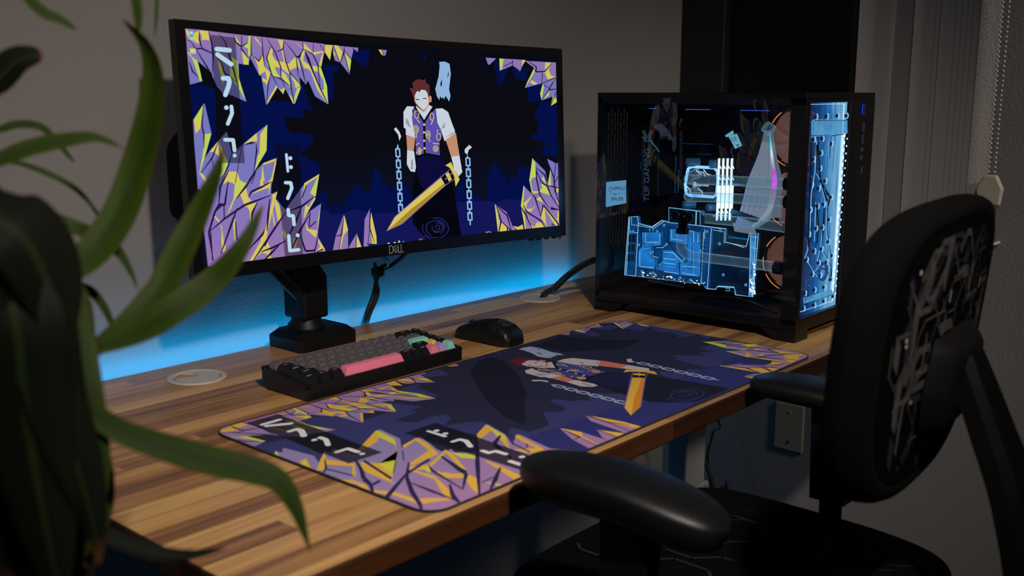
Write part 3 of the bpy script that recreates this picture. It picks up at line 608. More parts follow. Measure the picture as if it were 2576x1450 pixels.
m.grid(lambda s, q: scr(bu0 + .004 + (bu1 - bu0 - .008) * s, bv1 + .0005, .001 - .016 * q), 24, 2, 0, False)
m.obj('bottom_trim', lip, mon)
# rear shell: shallow bowl plus a central hump
m = MB()
levels = [(1., -.012), (.985, -.02), (.90, -.033), (.62, -.05), (.60, -.078), (.55, -.088), (0.001, -.089)]
def shell(s, q):
    j = min(int(round(q * (len(levels) - 1))), len(levels) - 1); sc, off = levels[j]; u, v = per[int(round(s * len(per))) % len(per)]
    c = V(((bu0 + bu1) / 2, (bv0 + bv1) / 2)); p = V((u, v)) - c
    su = sc if j < 3 else (.90 if j == 3 else .93 if False else sc) ; return scr(c.x + p.x * sc, c.y + p.y * (sc if j < 3 else min(1, sc * 1.15)), off)
m.grid(shell, len(per), len(levels), 0, False, closeu=True)
m.obj('rear_shell', black, mon)
# hump seen past the left edge of the bezel
m = MB(); m.prism([(1.352, .24), (1.40, .252), (1.408, .262), (1.408, .352), (1.398, .366), (1.352, .395)], 0, .812, 1.585, bev=.004)
m.obj('rear_housing', pbr('rear_black', '040405', .6, spec=.1), mon)
def scrM(u, v, off, ang=0.):
    c = scr(u, v, off); x = (scr(u + .01, v, off) - scr(u - .01, v, off)).normalized(); y = -S_V.normalized(); z = x.cross(y)
    return Matrix((x, y, z)).transposed().to_4x4() if False else Matrix.Translation(c) @ Matrix((x, y, z)).transposed().to_4x4()
# maker's lettering on the lower bezel: D, tilted E, L, L
M = scrM(.4815, 1.031, .0019); m = MB()
h = .0066; sw = .0016
m.stroke([(-.0155, -h), (-.0155, h), (-.0105, h), (-.0072, h * .45), (-.0072, -h * .45), (-.0105, -h), (-.0155, -h)], sw, M)
ca, sa = math.cos(.62), math.sin(.62)
def rt(q): return [(x * ca - y * sa - .0012, x * sa + y * ca) for x, y in q]
for q in ([(.0042, -.0048), (-.0042, -.0048), (-.0042, .0048), (.0042, .0048)], [(-.0042, 0), (.0036, 0)]): m.stroke(rt(q), sw, M)
for x in (.0045, .0112): m.stroke([(x, h), (x, -h), (x + .0052, -h)], sw, M)
m.obj('lettering', glow('grey_print', '83868a', .55), mon)
for u in (.912, .938, .964, .990): 
    c = scr(u, bv1 + .006, -.006); MB().box(c - V((.005, .003, .0025)), c + V((.005, .003, .0025)), .001).obj('control_button', black, mon)
c = scr(1.008, bv1 + .004, -.006); MB().lathe(c, [(0, -.004), (.004, -.004), (.0045, 0), (.003, .004)], 12).obj('joystick', steel, mon)
# ------------------------------------------------------------------ monitor arm
arm = thing('desk_mount', 'black monitor arm on a square base at the back of the desk', 'monitor arm', (1.09, 1.45, 0))
bx0, bx1, by0, by1 = 1.032, 1.158, 1.392, 1.488
base = [(by0, 0), (by1, 0), (by1, .022), (by1 - .014, .030), (by0 + .014, .030), (by0, .022)]
m = MB()
def oct_(s, z): cx, cy, hx, hy, c = (bx0 + bx1) / 2, (by0 + by1) / 2, (bx1 - bx0) / 2 * s, (by1 - by0) / 2 * s, .007; return [(cx - hx + c, cy - hy, z), (cx + hx - c, cy - hy, z), (cx + hx, cy - hy + c, z), (cx + hx, cy + hy - c, z), (cx + hx - c, cy + hy, z), (cx - hx + c, cy + hy, z), (cx - hx, cy + hy - c, z), (cx - hx, cy - hy + c, z)]
L = [oct_(1, 0), oct_(1, .020), oct_(.80, .031)]
vs = [q for l in L for q in l]; m.add(vs, [(k * 8 + i, k * 8 + (i + 1) % 8, k * 8 + 8 + (i + 1) % 8, k * 8 + 8 + i) for k in range(2) for i in range(8)] + [tuple(range(16, 24)), tuple(range(7, -1, -1))])
m.obj('base', black_metal, arm)
MB().box((bx0 + .03, by1 - .05, -.07), (bx1 - .03, by1 - .002, -DT - .0), .003).obj('clamp', black_metal, arm)
pc = V((1.088, 1.448))
MB().lathe((pc.x, pc.y, .03), [(.034, 0), (.033, .006), (.026, .014), (.026, .034), (.0265, .035), (.0265, .04), (.025, .041), (.025, .12), (.022, .124), (0, .124)], 28).obj('column', black_metal, arm)
# lower arm: a sloping slab from the column up towards the back of the screen
m = MB()
prof = [(1.116, .048), (1.116, .122), (1.078, .175), (.975, .27), (.93, .27), (.93, .235), (1.035, .125), (1.062, .10), (1.062, .048)]
m.prism(prof, 1, 1.419, 1.478, bev=.005)
m.obj('lower_arm', black_metal, arm)
MB().prism([(1.05, .105), (.94, .215), (.93, .205), (1.045, .088)], 1, 1.409, 1.420, bev=.002).obj('cable_cover', black, arm)
m = MB().cyl((.953, 1.45, .21), (.953, 1.45, .30), .024); m.prism([(.94, 1.43), (1.22, 1.425), (1.22, 1.465), (.94, 1.47)], 2, .285, .325, bev=.004); m.obj('upper_arm', black_metal, arm)
m = MB().cyl((1.2, 1.445, .305), (1.2, 1.415, .33), .018); m.box((1.15, 1.411, .28), (1.25, 1.419, .38), .002); m.obj('mounting_plate', black_metal, arm)
# ------------------------------------------------------------------ cables behind the screen
cabm = pbr('cable_jacket', '0c0c0d', .5); brd = pbr('braided_sleeve', '1c1c1e', .6, bump=.8, bscale=1500)
tie = V((1.2796, 1.475, .1002))
c1 = [(1.24, 1.42, .19), aty(965, 640, 1.43), aty(975, 665, 1.46), tie + V((.002, -.002, .004)), aty(940, 740, 1.478), aty(922, 790, 1.484), aty(914, 822, 1.5), aty(914, 840, 1.505)]
c2 = [(1.33, 1.42, .19), aty(1022, 634, 1.43), aty(985, 668, 1.465), tie + V((-.003, .002, -.002)), aty(950, 740, 1.48), aty(930, 790, 1.486), aty(922, 822, 1.502), aty(922, 840, 1.508)]
tag(MB().tube(c1, .0042, 8, sub=6).obj('monitor_cable', cabm), 'black monitor cable of the tied pair, its upper end left behind the screen', 'cable', 'cables hanging from the monitor')
tag(MB().tube(c2, .0042, 8, sub=6).obj('monitor_cable', brd), 'black monitor cable of the tied pair, its upper end curving to the right', 'cable', 'cables hanging from the monitor')
m = MB().lathe(tie - V((.0, 0, .009)), [(.009, 0), (.0125, .003), (.0128, .014), (.009, .018)], 16); m.tube([tie + V((-.006, -.003, .002)), tie + V((-.012, -.006, .016)), aty(946, 664, 1.467)], .0035, 6, sub=4)
tag(m.obj('cable_tie', rubber), 'black hook and loop tie bundling the monitor cables', 'cable tie')
gc = V((1.675, 1.40, 0))
for k, (dx, mat, lab) in enumerate(((0, brd, 'braided cable from the right grommet to the case, uppermost of the pair'), (1, cabm, 'plain black cable from the right grommet to the case, lower of the pair'))):
    q = [gc + V((.012 * dx, -.004 * dx, -.06)), gc + V((.011 * dx, 0, .002)), aty(1390 + 8 * dx, 724 + 4 * dx, 1.385), aty(1418 + 6 * dx, 697 + 6 * dx, 1.36), aty(1450 + 4 * dx, 673 + 7 * dx, 1.33), aty(1478 + 2 * dx, 657 + 8 * dx, 1.30), aty(1500, 650 + 8 * dx, 1.275), V((1.70, 1.262, .095 - .008 * dx)), V((1.74, 1.26, .09 - .008 * dx))]
    tag(MB().tube(q, .0036, 8, sub=6).obj('case_cable', mat), lab, 'cable', 'cables between grommet and case')
for k, (q, r, lab) in enumerate((([atx(1795, 1040, 2.25), atx(1793, 1090, 2.25), atx(1780, 1150, 2.25), atx(1792, 1212, 2.25), atx(1810, 1270, 2.25)], .0032, 'thin black cable hanging straighter under the desk end'), ([atx(1752, 1085, 2.2), atx(1757, 1110, 2.2), atx(1772, 1155, 2.2), atx(1788, 1205, 2.2), atx(1800, 1260, 2.2)], .005, 'thick black cable slanting away from the desk leg'))):
    end = V((q[-1].x, q[-1].y, FLOOR_Z + .004)); st = V((q[0].x, min(q[0].y, 1.47), -.02))
    tag(MB().tube([V((1.9, 1.44, -.034))] * 1 + [V((2.03, 1.45, -.06))] + q + [V((q[-1].x, q[-1].y - .02, -.55)), end], r, 8, sub=6).obj('power_cable', cabm), lab, 'cable', 'cables under the desk')
# ------------------------------------------------------------------ desk mat
mx0, mx1, my0, my1, mr = .7025, 1.5945, .7345, 1.1475, .028
mw, mh = mx1 - mx0, my1 - my0
mat_ = thing('desk_mat', 'long dark blue desk mat printed with purple and yellow crystals', 'desk mat', ((mx0 + mx1) / 2, (my0 + my1) / 2, 0))
def rr(ins=0.):
    out = []
    for cx, cy, a0 in ((mx1 - mr, my1 - mr, 0), (mx0 + mr, my1 - mr, 90), (mx0 + mr, my0 + mr, 180), (mx1 - mr, my0 + mr, 270)):
        out += [V((cx + (mr - ins) * math.cos(math.radians(a0 + i * 11.25)), cy + (mr - ins) * math.sin(math.radians(a0 + i * 11.25)))) for i in range(9)]
    return out
MB().prism([tuple(p) for p in rr(.0005)], 2, 0.0002, .0028).obj('mat_base', rubber, mat_)
winm = [V(((p.x - mx0) / mw, (my1 - p.y) / mh)) for p in rr(.001)]
if area(winm) < 0: winm = winm[::-1]
ART[:] = ART_ALL[:N_A] + ART_ALL[N_B:N_PRINT] + ART_ALL[N_M:N_ME]
mb, cols = art_mesh(lambda p: (1.0506 * p.x - .0183 * p.y + .0003, -.057 * p.x + .9932 * p.y + .0077), lambda s, t_, h: (mx0 + s * mw, my1 - t_ * mh, .0029 + h), .00006, winm, 1)
mb.obj('printed_top', [art_mat(c, False) for c in cols], mat_)
MB().tube([(p.x, p.y, .0022) for p in rr(.0)], .0013, 6, closed=True).obj('stitched_edge', pbr('stitching', '30303e', .8, bump=1., bscale=2500), mat_)
# ------------------------------------------------------------------ keyboard
kx0, ky0, KW, KD = .8686, 1.1605, .317, .110
kb = thing('mechanical_keyboard', 'compact black mechanical keyboard with smoky keycaps and pink spacebar', 'keyboard', (kx0 + KW / 2, ky0 + KD / 2, 0))
zf, zb = .0225, .034
MB().prism([(ky0, .0), (ky0 + KD - .012, .0), (ky0 + KD, .012), (ky0 + KD, zb), (ky0 + KD - .006, zb), (ky0 + KD - .006, zb - .004), (ky0 + .006, zf - .004), (ky0 + .006, zf), (ky0, zf)], 0, kx0, kx0 + KW, bev=.0012).obj('keyboard_case', black, kb)
for a in (kx0, kx0 + KW - .006): MB().prism([(ky0, zf - .004), (ky0 + KD, zb - .004), (ky0 + KD, zb), (ky0, zf)], 0, a, a + .006).obj('case_rim', black, kb)
slope = (zb - zf) / KD
smoky = pbr('smoky_keycap', '615b60', .22, coat=.4); dark = pbr('dark_keycap', '141316', .4)
pink = pbr('pink_keycap', 'f2809c', .5); mint = pbr('mint_keycap', '8ad8c4', .5); yel = pbr('yellow_keycap', 'e8cc5c', .5); pur = pbr('purple_keycap', 'b894c8', .5)
leg = {c: pbr('legend', h, .6) for c, h in dict(p='d8607c', m='70b8a4', y='c8b050', w='c9c4c4').items()}
U1 = .01905
rows = [[('s', 1)] * 13 + [('dp', 2), ('dw', 1)], [('s', 1.5)] + [('s', 1)] * 12 + [('s', 1.5), ('dm', 1)], [('s', 1.75)] + [('s', 1)] * 11 + [('m', 2.25), ('dp', 1)],
        [('dp', 2.25)] + [('s', 1)] * 10 + [('dm', 1.75), ('y', 1), ('dp', 1)], [('dw', 1.25), ('dm', 1.25), ('dy', 1.25), ('p', 6.25), ('dp', 1), ('dm', 1), ('dw', 1), ('p', 1), ('u', 1), ('m', 1)]]
rows[1][0] = ('dp', 1.5); rows[2][0] = ('dw', 1.75); rows[3][0] = ('dm', 2.25); rows[4][:3] = [('dy', 1.25), ('dp', 1.25), ('dp', 1.25)]
cmap = dict(s=smoky, d=dark, p=pink, m=mint, y=yel, u=pur)
names = {'p': 'pink', 'm': 'mint', 'y': 'yellow', 'u': 'purple'}
for r, row in enumerate(rows):
    x = kx0 + .0061; y = ky0 + .0075 + (4 - r) * U1
    for code, wu in row:
        w_ = wu * U1; a, b_, c_, d_ = x + .0008, x + w_ - .0008, y + .0008, y + U1 - .0008
        zb0 = zf - .0035 + slope * (y - ky0); hh = .0120
        ins = .0040; vs = []
        for (A, B, C_, D_, z) in ((a, b_, c_, d_, 0), (a + .0004, b_ - .0004, c_ + .0004, d_ - .0004, .002), (a + ins, b_ - ins, c_ + ins * 1.05, d_ - ins * .55, hh), (a + ins + .0012, b_ - ins - .0012, c_ + ins + .0014, d_ - ins * .55 - .0012, hh - .0001 if wu < 6 else hh + .0004)):
            for (X, Y) in ((A, C_), (B, C_), (B, D_), (A, D_)): vs.append((X, Y, zb0 + z + slope * (Y - y)))
        m = MB().add(vs, [(k * 4 + i, k * 4 + (i + 1) % 4, k * 4 + 4 + (i + 1) % 4, k * 4 + 4 + i) for k in range(3) for i in range(4)] + [(12, 13, 14, 15)])
        mats = [cmap[code[0]]]
        if len(code) > 1:   # printed legend bar on dark modifiers
            M = Matrix.Translation(((a + b_) / 2, (c_ + d_) / 2 + .001, zb0 + hh + slope * U1 / 2 + .0003)) @ Matrix.Rotation(math.atan(slope), 4, 'X')
            lw = min(.0028 * wu + .0008, .006); m.stroke([(-lw, 0), (lw, 0)], .0012, M, 1); m.stroke([(-lw, -.0016), (0, -.0016)], .0009, M, 1); mats.append(leg[code[1]])
        elif code == 's':
            M = Matrix.Translation(((a + b_) / 2 - .001, (c_ + d_) / 2 + .0025, zb0 + hh + slope * U1 * .6 + .0002)) @ Matrix.Rotation(math.atan(slope), 4, 'X')
            m.stroke([(-.0008, 0), (.0008, 0)], .0014, M, 1); mats.append(leg['w'])  # pale legend dash, brightened to double as a painted key-top highlight
        nm = 'spacebar' if wu > 6 else 'keycap'
        m.obj(nm, mats, kb, (names[code[0]] + (' spacebar' if wu > 6 else ' keycap')) if code in names else None)
        x += w_
# ------------------------------------------------------------------ mouse
mc = V((1.317, 1.220)); ma = math.radians(2)
mo = thing('wireless_mouse', 'black wireless mouse on the wood right of the keyboard', 'mouse', (mc.x, mc.y, 0))
def mpt(x, y, z): return V((mc.x + x * math.cos(ma) - y * math.sin(ma), mc.y + x * math.sin(ma) + y * math.cos(ma), z))
st = [(-.064, .012, .004), (-.0625, .022, .016), (-.056, .0285, .0265), (-.044, .0315, .0345), (-.026, .032, .0392), (-.008, .0305, .0395), (.012, .0292, .0365), (.03, .0298, .031), (.047, .0305, .0245), (.058, .029, .0205), (.0625, .026, .0165), (.0632, .02, .008)]
def msurf(s, q):
    f = q * (len(st) - 1); i = min(int(f), len(st) - 2); t_ = f - i; y, hw, h = [st[i][k] * (1 - t_) + st[i + 1][k] * t_ for k in range(3)]
    a = PI * (s * 1.0); cx = math.cos(a); sx = math.sin(a)
    return mpt(hw * math.copysign(abs(cx) ** .72, cx) * (1 - .10 * (1 - sx) * (1 if s else 1)), y, .0015 + h * sx ** .62)
m = MB().grid(msurf, 33, 45)
bot = [msurf(0, j / 44) for j in range(45)] + [msurf(1, j / 44) for j in range(44, -1, -1)]
m.add([V((p.x, p.y, .0015)) for p in bot], [list(range(len(bot)))])
e0 = [msurf(i / 32, 0) for i in range(33)]; m.add(e0, [list(range(33))]); e1 = [msurf(i / 32, 1) for i in range(33)]; m.add(e1, [list(range(33))])
mousem = pbr('mouse_shell', '121213', .36, spec=.45, bump=.08, bscale=1500)
m.obj('shell', mousem, mo)
m = MB()
for pth in ([(.5, .52 + .48 * k / 12) for k in range(13)], [(.5 - .33 * k / 10, .52) for k in range(11)], [(.5 + .33 * k / 10, .52) for k in range(11)], [(.17, .52 + .46 * k / 12) for k in range(13)], [(.83, .52 + .46 * k / 12) for k in range(13)]):
    m.tube([msurf(*q) for q in pth], .0005, 5)
m.obj('button_seam', rubber, mo)
MB().lathe(mpt(-.0035, .040, .0245), [(.0, 0), (.0075, 0), (.0085, .0015), (.0085, .0055), (.0075, .007), (0, .007)], 20, axis=(1, 0, 0)).obj('scroll_wheel', pbr('wheel_rubber', '1a1a1c', .6), mo)
for s0, q0 in ((.04, .42), (.04, .58)):
    m = MB(); m.grid(lambda s, q: msurf(.10 + s * .07, q0 + q * .13) + V((-.0008, 0, .0006)), 4, 8); m.obj('side_button', black_satin, mo)
m = MB(); g = []
for i in range(17):
    a = math.radians(40 + 290 * i / 16); g.append(msurf(.52 + .085 * math.cos(a) * 1.0, .30 - .047 * math.sin(a) * -1) + V((0, 0, .0006)))
m.tube(g, .0009, 5); m.tube([g[-1], msurf(.52 + .02, .30) + V((0, 0, .0006))], .0009, 5)
m.obj('emblem', pbr('emblem_print', '3c3d3f', .5), mo)
for y_ in (-.05, .05): MB().lathe(mpt(0, y_, 0), [(0, 0), (.012, 0), (.012, .0016)], 20).obj('glide_foot', rubber, mo)
# ------------------------------------------------------------------ computer case with its fixed innards
cx0, cx1, cy0, cy1, cz1 = 1.657, 1.942, .800, 1.243, .4363
pc_ = thing('desktop_computer', 'black glass-sided computer case glowing blue inside with water cooling', 'computer', ((cx0 + cx1) / 2, (cy0 + cy1) / 2, 0))
case = pbr('case_steel', '0b0b0d', .38, .2, bump=.1, bscale=1200); inner = pbr('case_inside', '08090b', .5); alu = pbr('case_aluminium', '121214', .32, .5, bump=.08, bscale=700)
m = MB(); m.box((cx0 + .002, cy0 + .004, .020), (cx1, cy1, .034), .002); m.obj('bottom_panel', case, pc_)
MB().box((cx0, cy0 + .001, .4255), (cx1, cy1, cz1), .0012).obj('top_panel', alu, pc_)
m = MB(); m.box((cx0 + .002, cy1 - .006, .034), (cx1, cy1, .4255), .001); m.obj('back_panel', case, pc_)
m = MB()
for r in range(14):
    for k in range(7):
        x = cx0 + .03 + k * .0105; z = .12 + r * .02 + (k % 2) * .009
        if z < .40: m.box((x - .0011, cy1 - .0075, z), (x + .0011, cy1 - .0055, z + .017))
m.obj('vent_slot', glow('vent_light', '1d1b1a', .7), pc_)['kind'] = 'stuff'
MB().box((cx1 - .004, cy0 + .004, .034), (cx1, cy1 - .006, .4255)).obj('right_panel', case, pc_)
MB().box((cx0, cy0, .018), (cx0 + .0145, cy0 + .0235, .4255), .0015).obj('corner_pillar', alu, pc_)
m = MB(); m.box((1.8385, cy0, .018), (cx1, cy0 + .005, .4255), .0015); m.box((cx0 + .0145, cy0, .018), (1.8385, cy0 + .005, .0415), .001); m.box((cx0 + .0145, cy0, .4195), (1.8385, cy0 + .005, .4255), .0)
m.obj('front_panel', alu, pc_)
for fx, sx in ((cx0, 1), (cx1, -1)):
    for fy, sy in ((cy0, 1), (cy1, -1)):
        m = MB(); L_ = .07
        m.prism([(fy, .0), (fy + sy * .04, 0), (fy + sy * L_, .020), (fy, .020)], 0, min(fx, fx + sx * .05), max(fx, fx + sx * .05), bev=.0015)
        m.obj('foot', case, pc_)
sg = glass('smoked_side_glass', (.93, .95, .97, 1), .6)
m = MB().box((cx0 - .0035, cy0 + .0015, .030), (cx0 - .0002, cy1 - .002, .4262)); m.obj('side_glass', sg, pc_)
m = MB()
for a, b_, c, d in ((cy0 + .0015, cy0 + .03, .030, .4262), (cy1 - .012, cy1 - .002, .030, .4262), (cy0 + .0015, cy1 - .002, .030, .040), (cy0 + .0015, cy1 - .002, .415, .4262)):
    m.box((cx0 - .0002, a, c), (cx0 + .0006, b_, d))
m.obj('glass_border', pbr('black_print', '040405', .4), pc_)
MB().box((1.868, cy0 + .03, .034), (1.872, cy1 - .006, .4255)).obj('motherboard_tray', inner, pc_)
# ports on the front edge
pb = glow('power_ring', '2440d8', 1.2); io = glow('port_rim', '5c6270', .35)
def loop(m, cx, cz, w, h, r, n=1): m.tube([(cx - w, cy0 - .0003, cz - h), (cx + w, cy0 - .0003, cz - h), (cx + w, cy0 - .0003, cz + h), (cx - w, cy0 - .0003, cz + h)], r, 5, closed=True)
c = aty(2172, 275, cy0); m = MB(); loop(m, c.x, c.z, .0045, .0085, .0008); m.box((c.x - .004, cy0 - .001, c.z - .008), (c.x + .004, cy0, c.z + .008), mi=1); m.obj('power_button', [pb, case], pc_)
for q, w_, h_ in (((2172, 320), .003, .0085), ((2170, 350), .003, .0085), ((2167, 428), .0022, .0055)):
    c = aty(*q, cy0); m = MB(); loop(m, c.x, c.z, w_, h_, .0005); m.obj('usb_port', io, pc_)
for q in ((2168, 376), (2166, 396)):
    c = aty(*q, cy0); m = MB().tube([(c.x + .0035 * math.cos(a), cy0 - .0003, c.z + .0035 * math.sin(a)) for a in [i * PI / 8 for i in range(16)]], .0007, 5, closed=True); m.obj('audio_jack', io, pc_)
# maker's sticker on the glass
def onx_poly(fr, s, x):
    x0, y0, k = fr; return [(lambda p: (p.y, p.z))(atx(x0 + float(a.split(',')[0]) / k, y0 + float(a.split(',')[1]) / k, x)) for a in s.split()]
Z1 = (1480, 480, 3.625); Z2 = (1480, 200, 4.833)
stk = pbr('sticker_paper', '6ea6cc', .4, emit='3f86b4', es=.55); ink = pbr('sticker_ink', '050a10', .5)  # paper emits faintly, the case's blue light put into its colour
sp = [(lambda p: (p.y, p.z))(atx(*q, cx0)) for q in ((1528, 458), (1578, 453), (1578, 511), (1527, 521))]
m = MB().prism(sp, 0, cx0 - .0042, cx0 - .0036)
def sideM(px, py, x, tilt=0.): p = atx(px, py, x); return Matrix.Translation(p) @ Matrix(((0, 0, -1), (-1, 0, 0), (0, 1, 0))).to_4x4() @ Matrix.Rotation(tilt, 4, 'Z')
m.text('LIAN LI', .0105, sideM(1556, 474, cx0 - .0044, .06), 1); m.text('BAUER', .0098, sideM(1553, 501, cx0 - .0044, .06), 1); m.text('DER', .0040, sideM(1547, 490, cx0 - .0044, .06), 1)
M = sideM(1535, 477, cx0 - .0044, .06); m.stroke([(.003 * math.cos(a), .0045 * math.sin(a)) for a in [i * PI / 5 for i in range(9)]], .0009, M, 1)
M = sideM(1553, 487, cx0 - .0044, .08); m.stroke([(-.02, 0), (.02, 0)], .0004, M, 1)
m.obj('sticker', [stk, ink], pc_)
# lit materials
hot = glow('blue_white_light', 'bfe6ff', 1.6); blue = glow('blue_light', '2f9ae8', .9); dimb = glow('dim_blue_edge', '1f6fb0', .6); dotm = glow('white_diode', 'e8f6ff', 2.6)
orange = glow('orange_arc', 'ff8a3c', 1.1); acry = acrylic('edge_lit_acrylic', (.7, .86, .97, 1), '1c78d0', .9, .10, .5, 45.); chamber = acrylic('coolant_chamber', (.7, .86, .97, 1), '369cec', 1., .36, .45, 40.)
tubem = acrylic('clear_tube', (.86, .93, .97, 1), 'a4d8f4', .6, .05, .8, 0, .9, 2.2); oring = pbr('o_ring', '030a12', .4); chip = pbr('dark_chip', '0a0f16', .4)
def pl3(fr, s, x):
    x0, y0, k = fr; return [[atx(x0 + float(a.split(',')[0]) / k, y0 + float(a.split(',')[1]) / k, x) for a in q.split()] for q in s.split('/')]
def wires(m, fr, s, x, r, mi=0, closed=False):
    for q in pl3(fr, s, x): m.tube(q, r, 5, mi, closed=closed)
    return m
# motherboard
mbp = MB(); mbp.box((1.862, .93, .06), (1.866, 1.20, .385)).obj('motherboard', pbr('circuit_board', '07090d', .45), pc_)
MB().prism(onx_poly(Z2, '612,700 850,700 850,1420 595,1420', 1.803), 0, 1.803, 1.862, bev=.002).obj('port_shield', pbr('shield_black', '0a0d12', .4), pc_)
M = sideM(1628, 440, 1.8022, PI / 2 + .02); m = MB().text('TUF GAMING', .0185, M); 
for k in range(2):
    sgn = 1 - 2 * k
    m.stroke([(.069 , sgn * .002), (.073, sgn * .006), (.082, sgn * .007), (.090, sgn * .012)], .003, M); m.stroke([(.075, sgn * .0015), (.084, sgn * .003), (.092, sgn * .007)], .002, M)
m.obj('board_lettering', glow('dim_print', '46586a', .6), pc_)
trl = glow('trace_light', '3f95bb', .8); trd = glow('trace_dim', '1a4468', .7)
for q_, r_q, mt_ in (('632,690 610,1440', .0006, trl), ('750,735 865,880', .0007, trl), ('1065,940 1050,1380', .001, trd), ('1100,1100 1090,1380', .001, trd), ('640,1000 600,1400', .0005, trd), ('1320,910 1500,915', .0005, trd), ('1150,780 1520,790', .0005, trd)):
    wires(MB(), Z2, q_, 1.802 if q_[:3] in ('632', '640', '750') else 1.85, r_q).obj('board_trace', mt_, pc_)
MB().prism(onx_poly(Z2, '840,1100 905,1010 1060,1130 1065,1200 900,1310 835,1240', 1.846), 0, 1.846, 1.858, bev=.002).obj('heatsink', pbr('heatsink_black', '0a0d12', .35), pc_)
MB().prism(onx_poly(Z2, '1310,910 1340,810 1460,800 1480,905', 1.846), 0, 1.846, 1.858, bev=.002).obj('heatsink', pbr('heatsink_blue', '10182a', .35), pc_)
tlb = glow('indigo_light', '4a72e8', .9)
for q_ in ('540,348 830,354', '1180,364 1490,368', '1845,377 2205,381'): wires(MB(), Z2, q_, 1.83, .0005).obj('top_light_bar', tlb, pc_)
m = MB()
for a in range(7): wires(m, Z2, '%d,%d %d,%d %d,%d' % (800 + a * 14, 560 - a * 4, 880 + a * 17, 660 - a * 3, 910 + a * 20, 730 + a * 2), 1.84, .0008)
m.obj('ribbon_cable', glow('ribbon_sheen', '3f4a56', .6), pc_)
# processor water block
m = MB()
for q in pl3(Z2, '1200,1150 1215,1085 1260,1062 1530,1075 1570,1120 1575,1230 1560,1400 1520,1430 1230,1410 1190,1390 1180,1280', 1.812): m.tube(q, .0030, 8, closed=True)
cb_ = m.obj('processor_block', glow('block_light', '8fd0ff', 1.3), pc_)
m = MB().prism(onx_poly(Z2, '1205,1130 1260,1070 1530,1080 1570,1130 1555,1400 1220,1410 1185,1300', 1.82), 0, 1.82, 1.85); m.obj('block_plate', chip, cb_)
m = MB(); wires(m, Z2, '1310,1090 1350,1150 1380,1150/1400,1095 1440,1150 1480,1160/1200,1300 1240,1350 1240,1400/1330,1330 1380,1360 1390,1410/1310,1120 1400,1130 1420,1180', 1.8185, .0009); 
M = sideM(1480 + 1375 / 4.833, 200 + 1283 / 4.833, 1.8180, -.02); m.text('Bitspower', .0085, M); M = sideM(1480 + 1292 / 4.833, 200 + 1280 / 4.833, 1.818); m.stroke([(.0045 * math.cos(a), .0055 * math.sin(a)) for a in [i * PI / 3 + .5 for i in range(7)]], .0012, M); m.stroke([(.002, .002), (-.002, .001), (.002, -.001), (-.002, -.002)], .001, M)
m.obj('block_trim', glow('white_print', 'd6ecff', 1.), cb_)
knurl = pbr('grey_fitting', '3d5566', .3, .6, emit='2f6688', es=.25)
for q in ((1200, 1010), (1480, 1030)):
    a = atx(Z2[0] + q[0] / Z2[2], Z2[1] + q[1] / Z2[2], 1.80); MB().cyl(a, a + V((.02, -.016, 0)), .0085, n=16).obj('thumb_screw', knurl, cb_)
for q in ((1490, 650), (1550, 655)):
    pass
for q in ((870, 130), (1085, 155)):
    a = atx(Z1[0] + q[0] / Z1[2], Z1[1] + q[1] / Z1[2], 1.80); MB().cyl(a, a + V((.02, -.014, 0)), .0075, n=16).obj('thumb_screw', knurl, cb_)
# memory modules
for k in range(4):
    mm = MB(); xk = 1.80; px0 = 1480 + (1588 + k * 52) / 4.833
    a = atx(px0, 396, xk); b_ = atx(px0 + 4, 563, xk)
    mm.box((xk, a.y - .006, b_.z), (xk + .05, a.y - .001, a.z)); mo_ = mm.obj('memory_module', chip, pc_)
    m = MB(); m.box((xk - .004, a.y - .0032, b_.z + .006), (xk - .0005, a.y - .0006, a.z - .002)); m.box((xk - .0035, a.y - .007, b_.z + .030), (xk - .0005, a.y - .0004, b_.z + .075))
    for zz in (.02, .042, .064, .086, .108):
        z_ = a.z - zz; m.add([(xk - .0045, a.y - .009, z_), (xk - .0045, a.y - .0048, z_ + .006), (xk - .0045, a.y - .0048, z_ + .001), (xk - .0045, a.y - .009, z_ - .003)], [(0, 1, 2, 3)])
    m.obj('light_bar', glow('memory_light', 'dff6f6', 1.5), mo_)
# tag hanging from a wire
tg = MB().prism(onx_poly(Z2, '1700,690 1805,660 1868,805 1785,845 1740,760', 1.80), 0, 1.80, 1.8006); tg.prism(onx_poly(Z2, '1662,680 1755,622 1770,660 1675,705', 1.799), 0, 1.799, 1.8)
wires(tg, Z2, '1730,710 1740,750/1745,700 1770,760/1765,695 1790,745/1780,690 1805,740', 1.7995, .0005, 1); wires(tg, Z2, '1818,790 1830,800 1820,815 1805,808 1806,795', 1.7995, .0008, 1, True)
tg.obj('warning_tag', [glow('tag_paper', '7ac0d8', .75), ink], pc_)
# white sleeved power cable, emission painting light and coloured highlights onto its strands
slv = pbr('white_sleeve', '8f9ca8', .7, emit='7c8c98', es=.42, bump=.5, bscale=1500)
lit = NT('painted_highlight'); zz = lit.n('ShaderNodeSeparateXYZ', {0: lit.n('ShaderNodeNewGeometry').outputs['Position']}).outputs[2]
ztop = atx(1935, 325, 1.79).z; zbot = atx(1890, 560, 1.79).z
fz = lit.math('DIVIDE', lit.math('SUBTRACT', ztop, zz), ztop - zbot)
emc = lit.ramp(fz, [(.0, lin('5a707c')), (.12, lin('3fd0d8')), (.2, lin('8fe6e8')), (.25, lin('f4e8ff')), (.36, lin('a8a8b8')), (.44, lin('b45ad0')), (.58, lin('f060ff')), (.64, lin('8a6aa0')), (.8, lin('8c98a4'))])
em = lit.n('ShaderNodeEmission', {'Strength': 1.0}); lit.set(em, 'Color', emc); highlightm = lit.surf(em)
m = MB()
